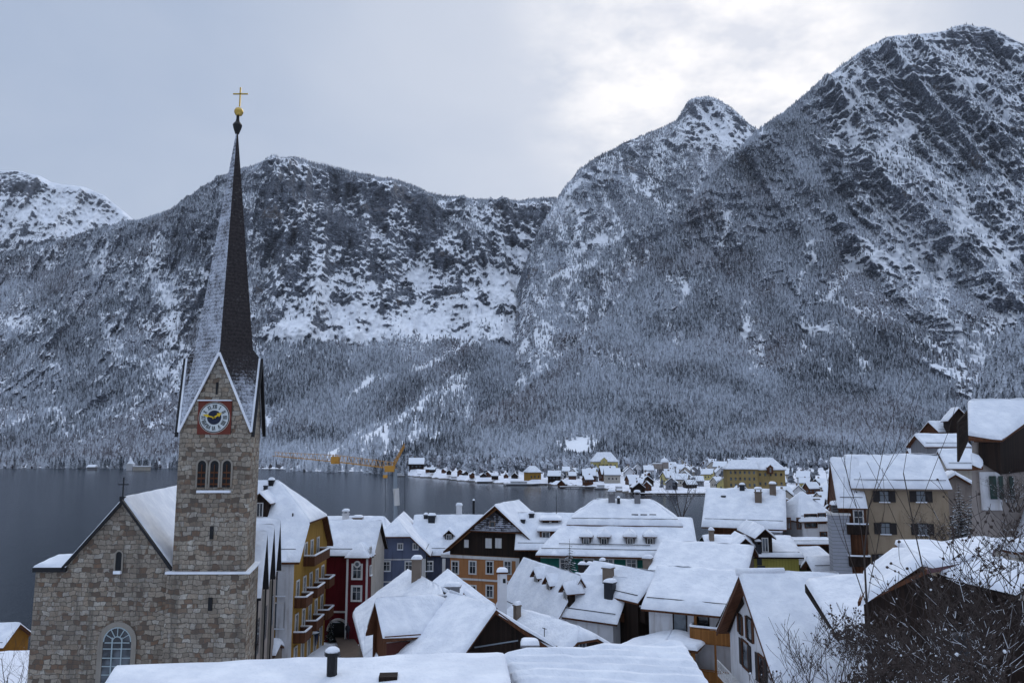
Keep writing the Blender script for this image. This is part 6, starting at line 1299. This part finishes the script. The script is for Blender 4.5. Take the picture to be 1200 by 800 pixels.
shrub(1088, 640, 58, 1.9, 14, 'rounded grey twiggy bush powdered with snow beside the tan house', 242, .7, 0, .6, .5, .03, 'bush', 2, .8, 'bush'); shrub(1112, 645, 56, 1.7, 14, 'greenish snowy bush right of the grey one', 243, .7, 0, .6, .8, .03, 'bush', 2, .8, 'bush')
shrub(1190, 600, 42, 1.6, 12, 'small snow-laden tree before the shuttered wall at the right edge', 244, .7, 0, .85, .9, .03, 'bush', 2, .8, 'bush')
shrub(800, 612, 116, 6.0, 4, 'bare snowy tree on the shore behind the hipped roof', 245, .6, -.1, .55, .1, .10, 'bare_tree', 3, .45, 'tree')
shrub(12, 835, 60, 4.5, 7, 'bare branches in front of the boathouses at the left edge', 246, .6, .1, .5, .0, .04, 'bare_tree', 2, .5, 'tree')
# ------------------------------------------------------------------ the street
def street():
    m = MB(); pts = [(392,742,92),(412,742,92),(430,775,76),(400,775,76)]; P = [Vector((P3(a,b,c).x, c, gz(P3(a,b,c).x, c)+.22)) for a, b, c in pts]; n = 12; V = []; 
    for i in range(n+1):
        for j in range(7):
            a = P[0].lerp(P[3], i/n); b = P[1].lerp(P[2], i/n); q = a.lerp(b, j/6); V.append((q.x, q.y, gz(q.x, q.y)+.3))
    Fc = [(i*7+j, i*7+j+1, (i+1)*7+j+1, (i+1)*7+j) for i in range(n) for j in range(6)]
    tag(mesh_np('road', V, Fc, plaster('wet_paving', (.10,.075,.06), .6), True), kind='structure')
street()
for o in C.objects:
    if 'label' in o and len(o['label'].split()) > 16: print('LONG', o.name, len(o['label'].split()), o['label'])
def parasol(x, y, D, lb, s=1.0):
    p = P3(x, y, D); e_ = empty('parasol', (p.x, p.y, gz(p.x, p.y)), 0, lb, 'parasol'); m = MB(); m.tube((0,0,0), (0,0,2.4*s), .03, .03, 6); m.build('pole', M_METAL, e_); m = MB(); m.lathe([(1.2*s,1.9*s),(.6*s,2.2*s),(.05,2.5*s)], k=8); c = m.build('canopy', M_GSHUT, e_); m = MB(); m.lathe([(1.1*s,1.97*s),(.6*s,2.28*s),(.05,2.58*s)], k=8); m.build('canopy_snow', M_SNOW, c, True)
parasol(388, 735, 93, 'snowy café parasol before the archway'); parasol(396, 741, 91, 'second café parasol, nearer the red wall'); parasol(364, 752, 84, 'small parasol by the hotel door', .8)
def person(x, D, label, rz=0, coat=(.02,.02,.03)):
    X = float(W(x, 750, D)[0]); e_ = empty('person', (X, D, gz(X, D)+.3), R(rz), label, 'person')
    J = [((0,0,.93),.15,-1),((0,0,1.15),.155,0),((0,0,1.38),.17,1),((0,.0,1.50),.07,2),((0,-.01,1.58),.085,3),((0,-.015,1.68),.10,4),((0,-.01,1.76),.06,5),
         ((-.10,0,.88),.10,0),((-.11,-.04,.50),.07,7),((-.11,.04,.09),.05,8),((-.11,-.10,.04),.045,9),((.10,0,.88),.10,0),((.11,.06,.50),.07,11),((.11,.16,.10),.05,12),((.11,.04,.04),.045,13),
         ((-.20,0,1.40),.075,2),((-.27,.03,1.12),.055,15),((-.24,-.10,.88),.045,16),((.20,0,1.40),.075,2),((.27,.0,1.12),.055,18),((.25,-.12,.90),.045,19)]
    me = bpy.data.meshes.new('body'); me.from_pydata([j[0] for j in J], [(i, j[2]) for i, j in enumerate(J) if j[2] >= 0], []); me.materials.append(principled('dark_coat', coat, .8)); o = bpy.data.objects.new('body', me); C.objects.link(o); o.parent = e_
    sk = o.modifiers.new('skin', 'SKIN'); 
    for i, j in enumerate(J): v = me.skin_vertices[0].data[i] if me.skin_vertices else None
    if not me.skin_vertices:
        bm = bmesh.new(); bm.from_mesh(me); bm.verts.layers.skin.verify(); bm.to_mesh(me); bm.free()
    for i, j in enumerate(J): me.skin_vertices[0].data[i].radius = (j[1], j[1])
    me.skin_vertices[0].data[0].use_root = True; sb = o.modifiers.new('sub', 'SUBSURF'); sb.levels = sb.render_levels = 1
    m = MB(); m.lathe([(.10,1.68),(.115,1.74),(.09,1.82),(.02,1.86)], k=10); m.build('hat', principled('hat', (.05,.02,.02), .9), e_, True)
person(407, 88, 'person in a dark coat standing at the end of the street', 160); person(371, 84, 'person in a blue jacket walking close to the hotel wall', 40, (.02,.03,.07))
